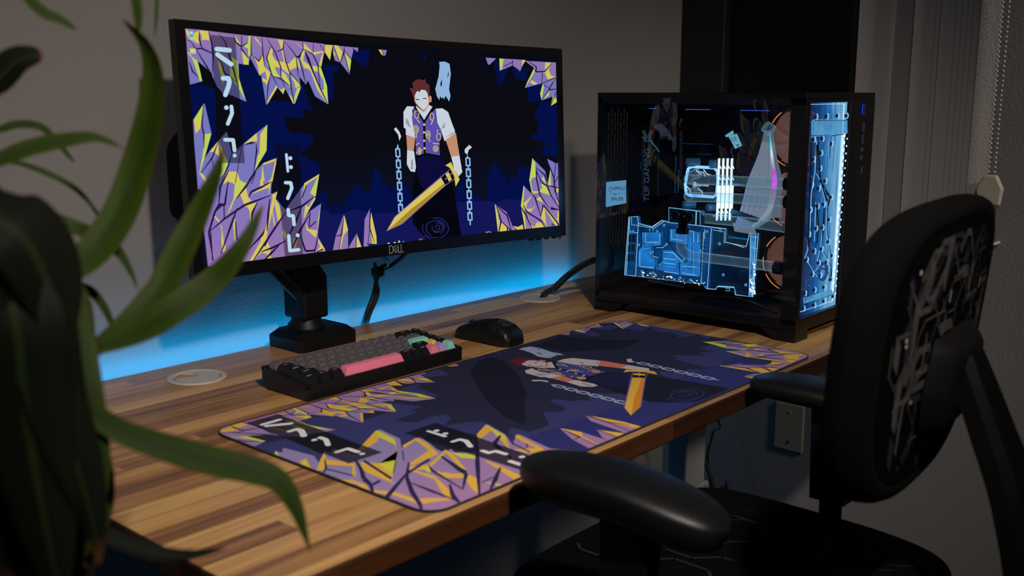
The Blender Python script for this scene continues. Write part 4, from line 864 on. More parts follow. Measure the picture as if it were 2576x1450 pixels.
for k in range(14):
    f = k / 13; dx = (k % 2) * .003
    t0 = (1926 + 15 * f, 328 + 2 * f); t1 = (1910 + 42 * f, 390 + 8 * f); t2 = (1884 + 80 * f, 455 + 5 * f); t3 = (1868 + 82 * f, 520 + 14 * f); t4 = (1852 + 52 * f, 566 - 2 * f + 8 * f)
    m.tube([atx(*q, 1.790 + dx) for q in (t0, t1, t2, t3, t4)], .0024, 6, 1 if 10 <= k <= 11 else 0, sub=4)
for k in range(9):
    f = k / 8; m.tube([atx(1908 + 46 * f, 500 - 22 * f * 0, 1.81), atx(1918 + 44 * f, 520 + 2 * f, 1.81), atx(1918 + 44 * f, 548, 1.81)], .0026, 6, 0, sub=3)
for k in range(12): m.tube([atx(1846 + 4.6 * k, 562 + 1.2 * k, 1.79), atx(1850 + 4.6 * k, 582 + .8 * k, 1.795)], .0020, 6, 0)
pcab = m.obj('power_cable', [slv, highlightm], pc_)
MB().prism(onx_poly(Z1, '1305,165 1550,250 1535,290 1500,290 1290,205', 1.785), 0, 1.785, 1.80, bev=.001).obj('cable_comb', black, pcab)
m = MB().cyl(atx(1925, 318, 1.79), atx(1942, 330, 1.79), .011, n=14); m.obj('cable_clamp', tubem, pcab)
# graphics card in a vertical mount with its clear water block
GX = 1.722
gc_ = MB().prism(onx_poly(Z1, '345,380 1120,350 1480,470 1550,390 1500,970 1340,950 1320,880 1180,870 1030,880 330,770', GX + .012), 0, GX + .012, GX + .015); gcard = gc_.obj('graphics_card', pbr('card_board', '060b14', .4), pc_)
bp = '370,240 450,235 455,300 580,330 670,270 735,290 1020,320 1255,350 1250,470 1440,510 1470,390 1550,390 1500,970 1340,950 1330,880 1180,870 1160,900 1080,895 1030,855 430,780 330,770'
bpl = '370,240 450,235 455,300 580,330 670,270 735,290 1020,320 1120,332 1085,893 1030,855 430,780 330,770'; bpr = '1123,334 1255,350 1250,470 1440,510 1470,390 1550,390 1500,970 1340,950 1330,880 1180,870 1160,900 1088,895'
MB().prism(onx_poly(Z1, bpl, GX), 0, GX, GX + .009).obj('water_block', acry, gcard)
MB().prism(onx_poly(Z1, bpr, GX), 0, GX, GX + .009).obj('clear_shroud', acrylic('shroud_acrylic', (.8, .9, .97, 1), '155a9c', .6, .03, .5, 30.), gcard)
MB().prism(onx_poly(Z1, '1478,400 1530,400 1505,960 1462,960', GX - .0002), 0, GX - .0002, GX).obj('bright_end', acrylic('end_acrylic', (.8, .9, .97, 1), '4aa8f0', 1.0, .5, .4, 70.), gcard)
m = MB()
for q in ('490,380 665,380 660,500 575,510 575,600 612,625 610,722 450,700 458,540 490,510', '740,345 870,350 1008,380 1008,480 900,490 740,460', '836,664 890,655 1005,680 1005,790 840,772', '680,545 780,550 880,650 836,664 840,772 620,715 680,640', '905,485 1005,485 1005,675 905,650'):
    m.prism(onx_poly(Z1, q, GX + .001), 0, GX + .001, GX + .007)
m.obj('coolant_channel', chamber, gcard)
m = MB()
wires(m, Z1, bp, GX - .0004, .0006, 0, True)
wires(m, Z1, '378,250 345,770/455,300 432,770/1122,345 1085,890/1052,380 1028,850/1480,400 1465,960/1530,400 1490,970/590,330 665,275/610,335 690,280/380,380 450,385', GX - .0003, .0005)
wires(m, Z1, '520,500 580,470 650,490/640,680 700,640/690,560 790,570 810,660/690,690 800,700/470,560 500,530 560,525/480,690 600,700/560,640 590,640/930,420 930,640/960,500 960,760', GX - .0003, .0009, 1)
wires(m, Z1, '395,240 395,310 450,318/455,320 600,342 680,285/520,390 520,470 650,470 650,392/760,360 760,440 860,455/900,360 960,372 960,470/470,560 470,690 590,705/700,560 770,566 860,655/690,620 800,630/690,660 800,672/690,740 820,755/855,690 900,690 990,700/855,750 990,775/1000,400 1000,470/620,520 680,520 720,480/1060,350 1060,440/1140,360 1240,372 1238,480/1300,480 1420,520/1490,420 1540,425/1485,520 1535,528/1500,640 1520,900/560,345 560,375/590,345 590,378/640,610 590,600 560,560', GX - .0008, .0004)
m.obj('glowing_edge', [glow('edge_light', 'a8e0ff', 1.1), blue], gcard)
m = MB(); wires(m, Z1, '485,375 668,375 668,500 580,512 580,600 616,622 612,726 445,700 455,540 485,508/735,342 870,345 1015,375 1040,400 1025,790 835,775 830,660 890,655 780,545 735,460', GX - .0006, .0011, 0, True); m.obj('sealing_ring', oring, gcard)
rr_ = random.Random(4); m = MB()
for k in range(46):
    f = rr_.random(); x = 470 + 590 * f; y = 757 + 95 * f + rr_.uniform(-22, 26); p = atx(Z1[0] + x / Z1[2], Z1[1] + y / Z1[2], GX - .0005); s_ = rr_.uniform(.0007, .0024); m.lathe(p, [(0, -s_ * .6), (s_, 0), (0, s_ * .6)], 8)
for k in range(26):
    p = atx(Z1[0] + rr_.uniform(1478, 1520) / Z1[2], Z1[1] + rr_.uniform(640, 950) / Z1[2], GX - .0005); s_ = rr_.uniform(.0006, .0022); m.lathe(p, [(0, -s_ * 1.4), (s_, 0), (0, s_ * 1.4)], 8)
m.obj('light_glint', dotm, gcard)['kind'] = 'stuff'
m = MB()
for r in range(3):
    for k in range(2):
        x, y = 362 + k * 38 - r * 5, 402 + r * 88; m.prism(onx_poly(Z1, '%d,%d %d,%d %d,%d %d,%d' % (x, y, x + 28, y + 3, x + 27, y + 68, x - 1, y + 66), GX - .0005), 0, GX - .0005, GX + .002)
m.obj('memory_chip', pbr('memory_chip_grey', '1c2c38', .4), gcard)
m = MB()
for q in ((375, 372), (405, 374), (628, 372), (690, 315), (712, 490), (460, 495), (585, 560), (590, 750), (488, 735), (1080, 375), (1195, 485), (1200, 365), (1230, 768), (1435, 860), (1020, 550), (870, 630), (930, 815), (838, 795)):
    p = atx(Z1[0] + q[0] / Z1[2], Z1[1] + q[1] / Z1[2], GX - .001); m.lathe(p, [(0, .0012), (.0028, .001), (.0032, -.0002)], 12, axis=(-1, 0, 0))
m.obj('screw', pbr('blue_lit_screw', '6d97b4', .25, .8, emit='4aa0d8', es=.5), gcard)
m = MB()
for k in range(10):
    y = 440 + k * 36
    p = atx(Z1[0] + (1072 - k * 2.5) / Z1[2], Z1[1] + y / Z1[2], GX); m.tube([p + V((-.0008, .0045 * math.cos(a), .0045 * math.sin(a))) for a in [i * PI / 6 for i in range(12)]], .0004, 4, closed=True)
m.obj('power_stage', dimb, gcard)
m = MB().prism(onx_poly(Z1, '430,780 1030,855 1075,895 1050,900 980,895 430,790', GX - .002), 0, GX - .002, GX + .012); m.obj('card_bracket', pbr('bracket_bronze', '221a16', .35, .5), gcard)
m = MB(); 
for k in range(26): wires(m, Z1, '%d,%d %d,%d' % (550 + k * 12.5, 812 + k * 2.3, 552 + k * 12.5, 828 + k * 2.3), GX + .01, .0009)
m.obj('connector_pin', glow('pin_light', '12324a', .8), gcard)
tb_ = MB().prism(onx_poly(Z1, '735,155 1020,190 1020,320 735,290', GX - .012), 0, GX - .012, GX + .004).obj('terminal_block', acrylic('terminal_acrylic', (.12, .16, .2, 1), '0c2c48', .5, .1, .3), gcard)
m = MB(); wires(m, Z1, '735,155 1020,190 1020,320 735,290', GX - .0124, .0010, 0, True); wires(m, Z1, '985,186 980,318', GX - .0124, .0016); m.obj('terminal_edge', glow('edge_light2', '6cb8e4', .9), tb_)
for q in ((788, 232), (915, 248)):
    p = atx(Z1[0] + q[0] / Z1[2], Z1[1] + q[1] / Z1[2], GX - .013); MB().lathe(p, [(.0085, 0), (.0108, .002), (.0112, 0)], 24, axis=(-1, 0, 0)).obj('port_plug', pbr('plug_grey', '2c3c48', .35, .5), tb_)
p0 = atx(Z1[0] + 872 / Z1[2], Z1[1] + 240 / Z1[2], GX - .022); p1 = atx(Z1[0] + 860 / Z1[2], Z1[1] + 340 / Z1[2], GX - .022); p2 = atx(Z1[0] + 857 / Z1[2], Z1[1] + 390 / Z1[2], GX - .022)
m = MB().tube([p0 + V((.018, 0, .0)), p0 + V((.004, 0, .002)), p0 + V((0, 0, -.002)), p1], .0095, 16, sub=4); m.cyl(p1, p2, .0128, n=20); m.obj('elbow_fitting', pbr('black_chrome', '101418', .12, .9), gcard)
m = MB(); wires(m, Z1, '1275,425 1460,445', GX + .008, .0016); m.obj('card_edge', dimb, gcard)
m = MB(); wires(m, Z1, '1165,890 1180,875 1330,885 1345,950', GX - .001, .0009); wires(m, Z1, '1250,890 1290,895 1290,915 1250,912', GX - .001, .0006); m.obj('corner_cutout', glow('edge_light3', '6cc0f0', .9), gcard)
M = sideM(1480 + 490 / 3.625, 480 + 772 / 3.625, GX - .003); m = MB().stroke([(.002, .003), (-.002, .002), (.002, -.001), (-.002, -.003)], .0012, M); m.obj('card_emblem', blue, gcard)
# hard tubes
def tub(pts_, r, nm='coolant_tube'):
    m = MB().tube(pts_, r, 18, sub=6); return m.obj(nm, tubem, pc_)
for (y0, y1, xa) in ((449, 463, 1.788), (493, 508, 1.788)):
    q = [atx(1757, y0 - 12, 1.81), atx(1742, y0 - 8, 1.796), atx(1732, y0 + 1, xa - .006), atx(1745, y0 + 3, xa - .008), atx(1790, y0 + 4, xa - .008), atx(1860, y0 + 7, xa - .006), atx(1980, y1, xa)]; tub(q, .0098)
tub([atx(1762, 548, 1.77), atx(1800, 552, 1.77), atx(1880, 560, 1.77), atx(1978, 573, 1.77)], .0100)
tub([p2 + V((0, 0, .004)), atx(1714, 600, GX - .022), atx(1714, 622, GX - .022), atx(1726, 638, GX - .022), atx(1750, 645, GX - .022), atx(1840, 657, GX - .022), atx(1952, 672, GX - .022)], .0095)
a = atx(1950, 672, GX - .022); b_ = atx(1972, 676, GX - .022); m = MB().cyl(a, b_, .0125, n=22); m.cyl(b_, V((b_.x, cy0 + .032, b_.z - .001)), .0105, n=18); m.obj('tube_fitting', pbr('chrome_fitting', '3c4a54', .2, .9), pc_)
for y_ in (463, 508, 573):
    a = atx(1976, y_, 1.785); MB().cyl(a, V((a.x, cy0 + .032, a.z)), .0125, n=20).obj('tube_fitting', pbr('dark_fitting', '14181c', .25, .8), pc_)
# side fans
copper = NT('copper_blade'); nn = copper.n('ShaderNodeBsdfPrincipled', {'Base Color': lin('b98a72'), 'Roughness': .45, 'Emission Color': lin('a8745c'), 'Emission Strength': .2}); copper = copper.surf(nn)
fanb = pbr('fan_frame', '0c0e12', .4)
for k, zc_ in enumerate((.352, .236, .112)):
    c = V((1.850, .905, zc_)); m = MB()
    m.lathe(c, [(.0585, 0), (.0555, .001), (.0555, .014), (.0585, .015)], 48, axis=(-1, 0, 0))
    for sy in (-1, 1):
        for sz in (-1, 1): m.box((1.836, min(c.y + sy * .060, c.y + sy * .043), min(c.z + sz * .060, c.z + sz * .043)), (1.838, max(c.y + sy * .060, c.y + sy * .043), max(c.z + sz * .060, c.z + sz * .043)))
    f_ = m.obj('fan', fanb, pc_)
    m = MB()
    for b9 in range(9):
        a0 = b9 * 2 * PI / 9
        m.grid(lambda s, q: c + V((-.003 - .007 * s, (.016 + .038 * q) * math.cos(a0 + s * .8 + q * .35), (.016 + .038 * q) * math.sin(a0 + s * .8 + q * .35))), 5, 6)
    m.lathe(c, [(.019, .0), (.019, .010), (0, .0115)], 24, axis=(-1, 0, 0)); m.obj('fan_blade', copper, f_)
    m = MB()
    for a0, a1 in ((28, 55), (120, 145), (152, 185), (215, 245), (290, 330), (-20, 5)):
        m.tube([c + V((-.0155, -.0570 * math.cos(math.radians(a0 + (a1 - a0) * i / 10)) * -1, .0570 * math.sin(math.radians(a0 + (a1 - a0) * i / 10)))) for i in range(11)], .0008, 6)
    m.obj('light_arc', orange, f_)
# front distribution plate behind the front glass
PY = cy0 + .020
def fp(fr, s, y):
    x0, y0, k = fr; return [[aty(x0 + float(a.split(',')[0]) / k, y0 + float(a.split(',')[1]) / k, y) for a in q.split()] for q in s.split('/')]
Z3 = (1900, 200, 2.1325)
gp = glass('front_glass', (.96, .98, 1, 1), .8); MB().box((cx0 + .0145, cy0 + .0005, .0415), (1.8385, cy0 + .003, .4195)).obj('front_glass', gp, pc_)
dp = MB().box((cx0 + .016, PY, .036), (1.862, PY + .010, .4215)); 
t = NT('distribution_acrylic'); co = t.n('ShaderNodeNewGeometry').outputs['Position']; s = t.n('ShaderNodeSeparateXYZ', {0: co})
fx = t.math('DIVIDE', t.math('SUBTRACT', s.outputs[0], cx0), .18)
nz = t.n('ShaderNodeTexNoise', {'Scale': 1., 'Detail': 4., 'Vector': t.n('ShaderNodeVectorMath', {0: co, 1: (90., 1., 12.)}, operation='MULTIPLY')}).outputs[0]
gl_ = t.math('MULTIPLY', t.math('POWER', t.math('MAXIMUM', fx, 0.01), 2.6), t.math('MULTIPLY_ADD', nz, 2.6, -.2))
col = t.ramp(gl_, [(0, lin('040c18')), (.06, lin('0a2c56')), (.25, lin('155ca8')), (.55, lin('2f8fdc')), (.95, lin('8ed0fa'))])
em = t.n('ShaderNodeEmission', {'Strength': .72}); t.set(em, 'Color', col); tr = t.n('ShaderNodeBsdfTransparent', {'Color': (.7, .85, .96, 1)})
dpm = t.surf(t.n('ShaderNodeMixShader', {0: t.math('MULTIPLY_ADD', fx, .45, .32), 1: tr, 2: em}))
dpl = dp.obj('distribution_plate', dpm, pc_)
m = MB(); edge = [(cx0 + .017, .046), (1.846, .046), (1.846, .416), (cx0 + .017, .416)]
m.tube([(x, PY - .001, z) for x, z in edge], .0010, 6, 1, closed=True)
chn = '305,300 305,225 315,218 485,218 488,290 400,300 400,360/312,310 330,330 320,500 300,620 295,780 280,920 265,960/325,500 360,560 385,640 380,800 400,940 405,1080/350,560 375,650 365,780 350,900 330,990/395,330 395,420/325,660 318,870/300,310 350,305 352,330/260,1170 262,1200 420,1150 425,1120/270,960 320,1040 335,1060/355,910 400,1000 400,1080/310,1040 340,1010 380,1020 395,1060'
for q in fp(Z3, chn, PY - .0015): m.tube(q, .0010, 6, 0); m.tube([p + V((.0026, .0, -.0006)) for p in q], .0013, 6, 2)
for q in fp(Z3, '335,335 350,540 385,650/345,540 395,620 400,640 385,700/370,690 360,860/300,340 285,900/390,620 365,570/330,350 327,480/315,680 330,670 340,780 332,880', PY - .0025): m.tube(q, .0012, 6, 2)
for q in fp(Z3, '468,300 452,560 437,800 424,1000 412,1130', PY - .001): m.tube(q, .0030, 8, 1)
m.obj('coolant_channel', [glow('channel_edge', '5fb4f0', 1.), glow('channel_bright', 'bfe6ff', 1.3), oring], dpl)
m = MB().prism([(p.x, p.z) for p in fp(Z3, '303,222 487,218 487,290 303,300', PY - .001)[0]], 1, PY - .004, PY - .001); m.prism([(p.x, p.z) for p in fp(Z3, '262,1172 425,1120 420,1150 262,1200', PY - .001)[0]], 1, PY - .004, PY - .001); m.obj('reservoir_window', acrylic('reservoir_acrylic', (.8, .92, 1, 1), '6cbcec', .8, .45, .4, 50.), dpl)
m = MB(); m2_ = MB()
for k in range(22):
    f = k / 21; q = (478 - 62 * f ** 1.0, 300 + 830 * f); p = aty(Z3[0] + q[0] / Z3[2], Z3[1] + q[1] / Z3[2], PY - .003); s_ = .0034
    m.lathe(p, [(0, .001), (s_, .0006), (s_, 0)], 10, axis=(0, -1, 0))
    p = aty(Z3[0] + (q[0] + 14) / Z3[2], Z3[1] + (q[1] + 18) / Z3[2], PY - .003); m.lathe(p, [(0, .001), (.0018, .0006), (.0018, 0)], 8, axis=(0, -1, 0))
m.obj('diode', dotm, dpl)
m = MB()
for q in ((318, 200), (376, 198), (434, 195), (482, 195), (306, 322), (352, 318), (402, 345), (345, 395), (305, 430), (340, 478), (368, 545), (296, 565), (332, 585), (400, 632), (327, 680), (360, 670), (288, 700), (390, 752), (352, 795), (318, 800), (280, 832), (385, 872), (308, 922), (348, 910), (268, 968), (405, 945), (332, 985), (375, 980), (298, 1045), (340, 1052), (398, 1075), (258, 1148), (310, 1130), (362, 1115), (250, 1230), (308, 1212), (362, 1190), (412, 1165)):
    p = aty(Z3[0] + q[0] / Z3[2], Z3[1] + q[1] / Z3[2], PY - .002); m.lathe(p, [(0, .003), (.0026, .0026), (.0032, .0)], 12, axis=(0, -1, 0)); m.tube([p + V((.0064 * math.cos(a), -.003, .0056 * math.sin(a))) for a in [-1.1 + i * .275 for i in range(9)]], .0010, 5, 1)
m.obj('screw', [pbr('dark_screw', '0a1c30', .2, .6), glow('screw_glint', 'a4dcff', 1.0)], dpl)
m = MB().lathe(aty(Z3[0] + 360 / Z3[2], Z3[1] + 1030 / Z3[2], PY - .002), [(.016, 0), (.018, .003), (.0185, 0), (.012, .0), (.013, .002), (.0135, 0)], 28, axis=(0, -1, 0)); m.lathe(aty(Z3[0] + 280 / Z3[2], Z3[1] + 1100 / Z3[2], PY - .002), [(.008, 0), (.009, .003), (.0095, 0)], 20, axis=(0, -1, 0)); m.obj('pump_ring', pbr('pump_blue', '10386a', .25, .4, emit='1a5ca0', es=.5), dpl)
MB().tube([(1.70, .86, .04), (1.72, .95, .052), (1.75, 1.05, .04), (1.78, 1.15, .045), (1.80, 1.2, .05)], .003, 6, sub=5).obj('loose_wire', inner, pc_)
# interior glow of the case lighting
def lamp(nm, typ, loc, energy, col, **k):
    l = bpy.data.lights.new(nm, typ); l.energy = energy; l.color = lin(col)[:3]
    for a, v in k.items(): setattr(l, a, v)
    o = bpy.data.objects.new(nm, l); COL.objects.link(o); o.location = loc; return o
lamp('case_glow', 'POINT', (1.765, 1.03, .215), .28, '4aa8ff', shadow_soft_size=.03)
# ------------------------------------------------------------------ office chair in front of the desk
CXc, CYc, YAW, HWc = 1.10, .362, .079, .222
chair = thing('office_chair', 'black mesh-back office chair drawn up to the desk front', 'chair', (CXc, .55, FLOOR_Z))
blackf = pbr('black_fabric', '040404', .95, spec=.1, bump=.4, bscale=1500); leather = pbr('armrest_pad', '0c0d0f', .45, spec=.4, bump=.12, bscale=500)
ZB0, ZB1 = .018, .329
def backpt(a, b, off=0.):
    """a across -1..1, b height 0..1 on the slightly curved back, turned a little; off > 0 towards the rear"""
    lx = (.208 + .026 * b) * a; ly = -.028 * (b - .5) + .24 * lx * lx - off; c, s = math.cos(YAW), math.sin(YAW)
    return V((CXc + lx * c - ly * s, CYc + lx * s + ly * c, ZB0 + (ZB1 - ZB0) * b))
def outl(th, k=1.):
    c, s = math.cos(th), math.sin(th); e = 2 / 3.2
    return math.copysign(abs(c) ** e, c) * k, .5 + .5 * math.copysign(abs(s) ** e, s) * (1 - (1 - k) * .8)
N = 96; m = MB()
def padring(s, q):
    th = s * 2 * PI; ph = q * 2 * PI
    cc = math.cos(ph); k = .885 + .115 * math.copysign(abs(cc) ** .7, cc); a, b = outl(th, k); return backpt(a, b, -.020 + .022 * math.sin(ph))
m.grid(padring, N, 13, closeu=True); m.obj('back_frame', blackf, chair)
meshm = NT('dark_mesh'); nb = meshm.n('ShaderNodeBsdfPrincipled', {'Base Color': lin('020202'), 'Roughness': .9, 'Specular IOR Level': .05}); meshm = meshm.surf(nb)
m = MB()
def inner_(s, q): a, b = outl(s * 2 * PI, .84 * q + .001); return backpt(a, b, .001)
m.grid(inner_, N, 12, closeu=True)
# printed circuit-board pattern: bundles of tracks with 45 degree bends, pads and parts
rc = random.Random(21)
def inside(a, b): return abs(a) ** 3.4 / .80 ** 3.4 + abs(2 * b - 1) ** 3.4 / .82 ** 3.4 < .95
def onback(p): return backpt(p.x, p.y, .0025)
tr_q = []
AS = HWc; BS = (ZB1 - ZB0)      # metres per unit a, b
for bun in range(110):
    a = rc.uniform(-.8, .8); b = rc.uniform(.08, .95); d = rc.choice([0, 0, 1, 2, 2, 3, 6]); n = rc.choice([1, 2, 3, 4, 5]); w_ = rc.choice([.0009, .0012, .0018]); gap = w_ * 2.1; mi = rc.choice([1, 1, 2])
    pth = [V((a * AS, b * BS))]
    for sgm in range(rc.randint(2, 5)):
        L_ = rc.uniform(.015, .06); ang = d * PI / 4; pth.append(pth[-1] + V((math.cos(ang), math.sin(ang))) * L_); d += rc.choice([-1, 1])
    for k in range(n):
        sh = V((-1, 1)).normalized() * gap * k
        for quad in ribbon([p + sh for p in pth], w_):
            q = [V((p.x / AS, p.y / BS)) for p in quad]
            if all(inside(p.x, p.y) for p in q): tr_q.append((q, mi))
for k in range(54):
    a = rc.uniform(-.75, .75) * AS; b = rc.uniform(.1, .9) * BS; w_, h_ = rc.choice([(.006, .003), (.003, .006), (.004, .004), (.0025, .012), (.009, .006)]); mi = 3 if k % 4 == 0 else 2
    q = [V(((a + i) / AS, (b + j) / BS)) for i, j in ((-w_, -h_), (w_, -h_), (w_, h_), (-w_, h_))]
    if all(inside(p.x, p.y) for p in q): tr_q.append(([V((p.x, p.y)) for p in q] if mi == 3 and False else [V(((a + i * .55) / AS, (b + j * .55) / BS)) for i, j in ((-w_, -h_), (w_, -h_), (w_, h_), (-w_, h_))], mi))
for q, mi in tr_q: m.add([onback(p) for p in q], [list(range(len(q)))], mi)
m.obj('mesh_back', [meshm, pbr('track_grey', '5c5855', .8, spec=.1), pbr('track_blue_grey', '30323e', .8, spec=.1), pbr('pad_white', 'c8c4c0', .7)], chair)
# lumbar bracket and spine
m = MB()
def blk(s, q):
    a = -.34 + .68 * s; b = .22 + .34 * q; a *= 1 - .3 * abs(q - .45); e = 1 - abs(2 * s - 1) ** 8; e2 = 1 - abs(2 * q - 1) ** 8
    return backpt(a * 1.0, b, .006 + .026 * e * e2)
m.grid(blk, 13, 13); m.obj('lumbar_support', pbr('lumbar_plastic', '0b0a0a', .6, spec=.15), chair)
sp_ = [V((1.10, .338, .165)), V((1.092, .305, .10)), V((1.082, .268, .02)), V((1.08, .25, -.08)), V((1.09, .28, -.18)), V((CXc, .40, -.235)), V((CXc, .52, -.25))]
m = MB(); pp = spline(sp_, 6); hw_ = .034
for i in range(len(pp) - 1):
    d = (pp[i + 1] - pp[i]).normalized(); nrm = V((0, -d.z, d.y)) * .014
vs = []
for i, p in enumerate(pp):
    d = (pp[min(i + 1, len(pp) - 1)] - pp[max(i - 1, 0)]).normalized(); nrm = V((0, d.z, -d.y)) * .013; w_ = hw_ * (.75 + .5 * min(1, i / 12))
    vs += [p + V((-w_, 0, 0)) + nrm * .4, p + V((-w_ * .7, 0, 0)) + nrm, p + V((w_ * .7, 0, 0)) + nrm, p + V((w_, 0, 0)) + nrm * .4, p + V((w_, 0, 0)) - nrm, p + V((-w_, 0, 0)) - nrm]
n6 = len(pp)
m.add(vs, [(i * 6 + k, i * 6 + (k + 1) % 6, i * 6 + 6 + (k + 1) % 6, i * 6 + 6 + k) for i in range(n6 - 1) for k in range(6)] + [tuple(range(6)), tuple(range(6 * n6 - 6, 6 * n6))])
m.obj('back_support', pbr('spine_plastic', '050505', .6, spec=.1), chair)
# seat
def seatpt(s, q):
    th = s * 2 * PI; c, sn = math.cos(th), math.sin(th); e = 2 / 4.
    prof = [(0.001, -.148), (.6, -.147), (.9, -.150), (.98, -.160), (1., -.178), (.985, -.200), (.93, -.212), (0.001, -.214)]
    r, z = prof[int(round(q * 7))]
    return V((CXc + .245 * r * math.copysign(abs(c) ** e, c), .60 + .235 * r * math.copysign(abs(sn) ** e, sn), z - .012 * max(0, r * sn) ** 3))
m = MB().grid(seatpt, 64, 8, closeu=True)
rs = random.Random(5)
for k in range(26):
    a = CXc + rs.uniform(-.2, .2); b = .60 + rs.uniform(-.19, .17); d = rs.choice([0, 1, 2, 3]); p = [V((a, b))]
    for j in range(3): p.append(p[-1] + V((math.cos(d * PI / 4), math.sin(d * PI / 4))) * rs.uniform(.015, .05)); d += rs.choice([-1, 1])
    for quad in ribbon(p, rs.choice([.002, .004])):
        if all(abs(v.x - CXc) < .2 and abs(v.y - .6) < .19 for v in quad): m.add([V((v.x, v.y, -.1462)) for v in quad], [list(range(len(quad)))], 1)
m.obj('seat', [blackf, pbr('seat_track', '1c1b1b', .8)], chair)
# armrests: shaped pad on a post
def armrest(x0, y0, x1, y1, z, hw, under):
    ax = V((x1 - x0, y1 - y0, 0)); L_ = ax.length; ax.normalize(); sd = V((-ax.y, ax.x, 0)); o = V((x0, y0, z))
    m = MB()
    def f(s, q):
        t_ = q; ph = s * 2 * PI
        w_ = hw * (1 - abs(2 * t_ - 1) ** 4.5) ** .42 * (.86 + .22 * math.sin(t_ * PI * .9)); h = .016 * (1 - abs(2 * t_ - 1) ** 5) ** .5
        dz = .007 * math.cos((t_ - .25) * 2.6) - .020 * max(0, t_ - .55) ** 1.3 * 2.2
        c, sn = math.cos(ph), math.sin(ph)
        return o + ax * (L_ * t_) + sd * (w_ * math.copysign(abs(c) ** .75, c)) + V((0, 0, dz + h * math.copysign(abs(sn) ** .8, sn) * (1 if sn > 0 else under)))
    m.grid(f, 40, 30, closeu=True); ar = m.obj('armrest', leather, chair)
    mid = o + ax * (L_ * .55); s_ = 1 if x0 > CXc else -1
    m = MB().prism([(-.03, -.012), (.03, -.012), (.026, -.15), (-.026, -.15)], 0, -.014, .014)
    vs = [V((mid.x, mid.y, z)) + v for v in m.v]; mm = MB(); mm.v = vs; mm.f = m.f; mm.m = m.m; mm.sm = m.sm
    mm.tube([(mid.x, mid.y, z - .12), (mid.x, mid.y, z - .21), (mid.x - s_ * .03, mid.y, z - .262), (CXc + s_ * .12, mid.y, z - .268)], .016, 10, sub=4)
    mm.obj('armrest_post', black, ar)
armrest(.812, .702, .846, .466, .034, .041, 2.3)
armrest(1.335, .712, 1.362, .48, .012, .042, 1.25)
# mechanism, gas lift, star base with castors
MB().box((CXc - .09, .50, -.262), (CXc + .09, .70, -.212), .01).obj('tilt_mechanism', black, chair)
MB().box((CXc - .20, .53, -.280), (CXc + .20, .60, -.250), .006).obj('armrest_bracket', black, chair)
m = MB().cyl((CXc, .60, -.56), (CXc, .60, -.42), .028); m.cyl((CXc, .60, -.43), (CXc, .60, -.26), .016); m.obj('gas_lift', black_metal, chair)
MB().lathe((CXc, .60, FLOOR_Z), [(.045, .06), (.05, .09), (.045, .13), (.03, .145)], 24).obj('base_hub', black, chair)
for k in range(5):
    a = math.radians(20 + 72 * k); d = V((math.cos(a), math.sin(a), 0)); e = V((CXc, .60, FLOOR_Z)) + d * .28
    m = MB().tube([V((CXc, .60, FLOOR_Z + .115)) + d * .03, V((CXc, .60, FLOOR_Z + .10)) + d * .15, e + V((0, 0, .075))], [.022, .019, .015], 10); lg = m.obj('base_arm', black, chair)
    m = MB(); sdv = V((-d.y, d.x, 0))
    for sg_ in (-1, 1): m.cyl(e + sdv * (.008 * sg_) + V((0, 0, .028)), e + sdv * (.024 * sg_) + V((0, 0, .028)), .028, n=18)
    m.cyl(e + V((0, 0, .03)), e + V((0, 0, .075)), .007); m.obj('castor', black, lg)
# ------------------------------------------------------------------ strappy plant at the left
def leafmat(name, a, b_, rim):
    t = NT(name); uvs = t.n('ShaderNodeSeparateXYZ', {0: t.n('ShaderNodeUVMap').outputs[0]})
    s = uvs.outputs[0]; q = uvs.outputs[1]; e = t.math('ABSOLUTE', t.math('MULTIPLY_ADD', s, 2., -1.))
    nz = t.n('ShaderNodeTexNoise', {'Scale': 3., 'Detail': 3., 'Vector': t.n('ShaderNodeVectorMath', {0: t.n('ShaderNodeUVMap').outputs[0], 1: (14., 1.5, 1.)}, operation='MULTIPLY')}).outputs[0]
    c = t.ramp(t.math('ADD', t.math('MULTIPLY', e, .35), nz), [(.25, lin(a)), (.8, lin(b_))])
    mx = t.n('ShaderNodeMix', data_type='RGBA'); t.set(mx, 0, t.math('MULTIPLY', t.math('GREATER_THAN', e, .9), .7)); t.set(mx, 6, c); t.set(mx, 7, lin(rim))
    m2 = t.n('ShaderNodeMix', data_type='RGBA'); t.set(m2, 0, t.math('MAXIMUM', t.math('MULTIPLY_ADD', q, 10., -9.1), 0.)); t.set(m2, 6, mx.outputs[2]); t.set(m2, 7, lin('5a3418'))
    m3 = t.n('ShaderNodeMix', data_type='RGBA'); t.set(m3, 0, t.math('MULTIPLY', t.math('LESS_THAN', e, .10), .55)); t.set(m3, 6, m2.outputs[2]); t.set(m3, 7, lin('1c2a0c'))
    b = t.n('ShaderNodeBsdfPrincipled', {'Roughness': .5, 'Specular IOR Level': .06}); t.set(b, 'Base Color', m3.outputs[2]); t.set(b, 'Normal', t.n('ShaderNodeBump', {'Strength': .2, 'Distance': .002, 'Height': nz}))
    return t.surf(b)
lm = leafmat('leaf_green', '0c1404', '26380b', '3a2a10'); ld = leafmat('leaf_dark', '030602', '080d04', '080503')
PC_ = V((.30, .70, 0))
plant = thing('potted_dracaena', 'potted plant with long arching strap leaves left of the desk', 'plant', (.24, .72, FLOOR_Z))
LV = MB(); LV.uv = []
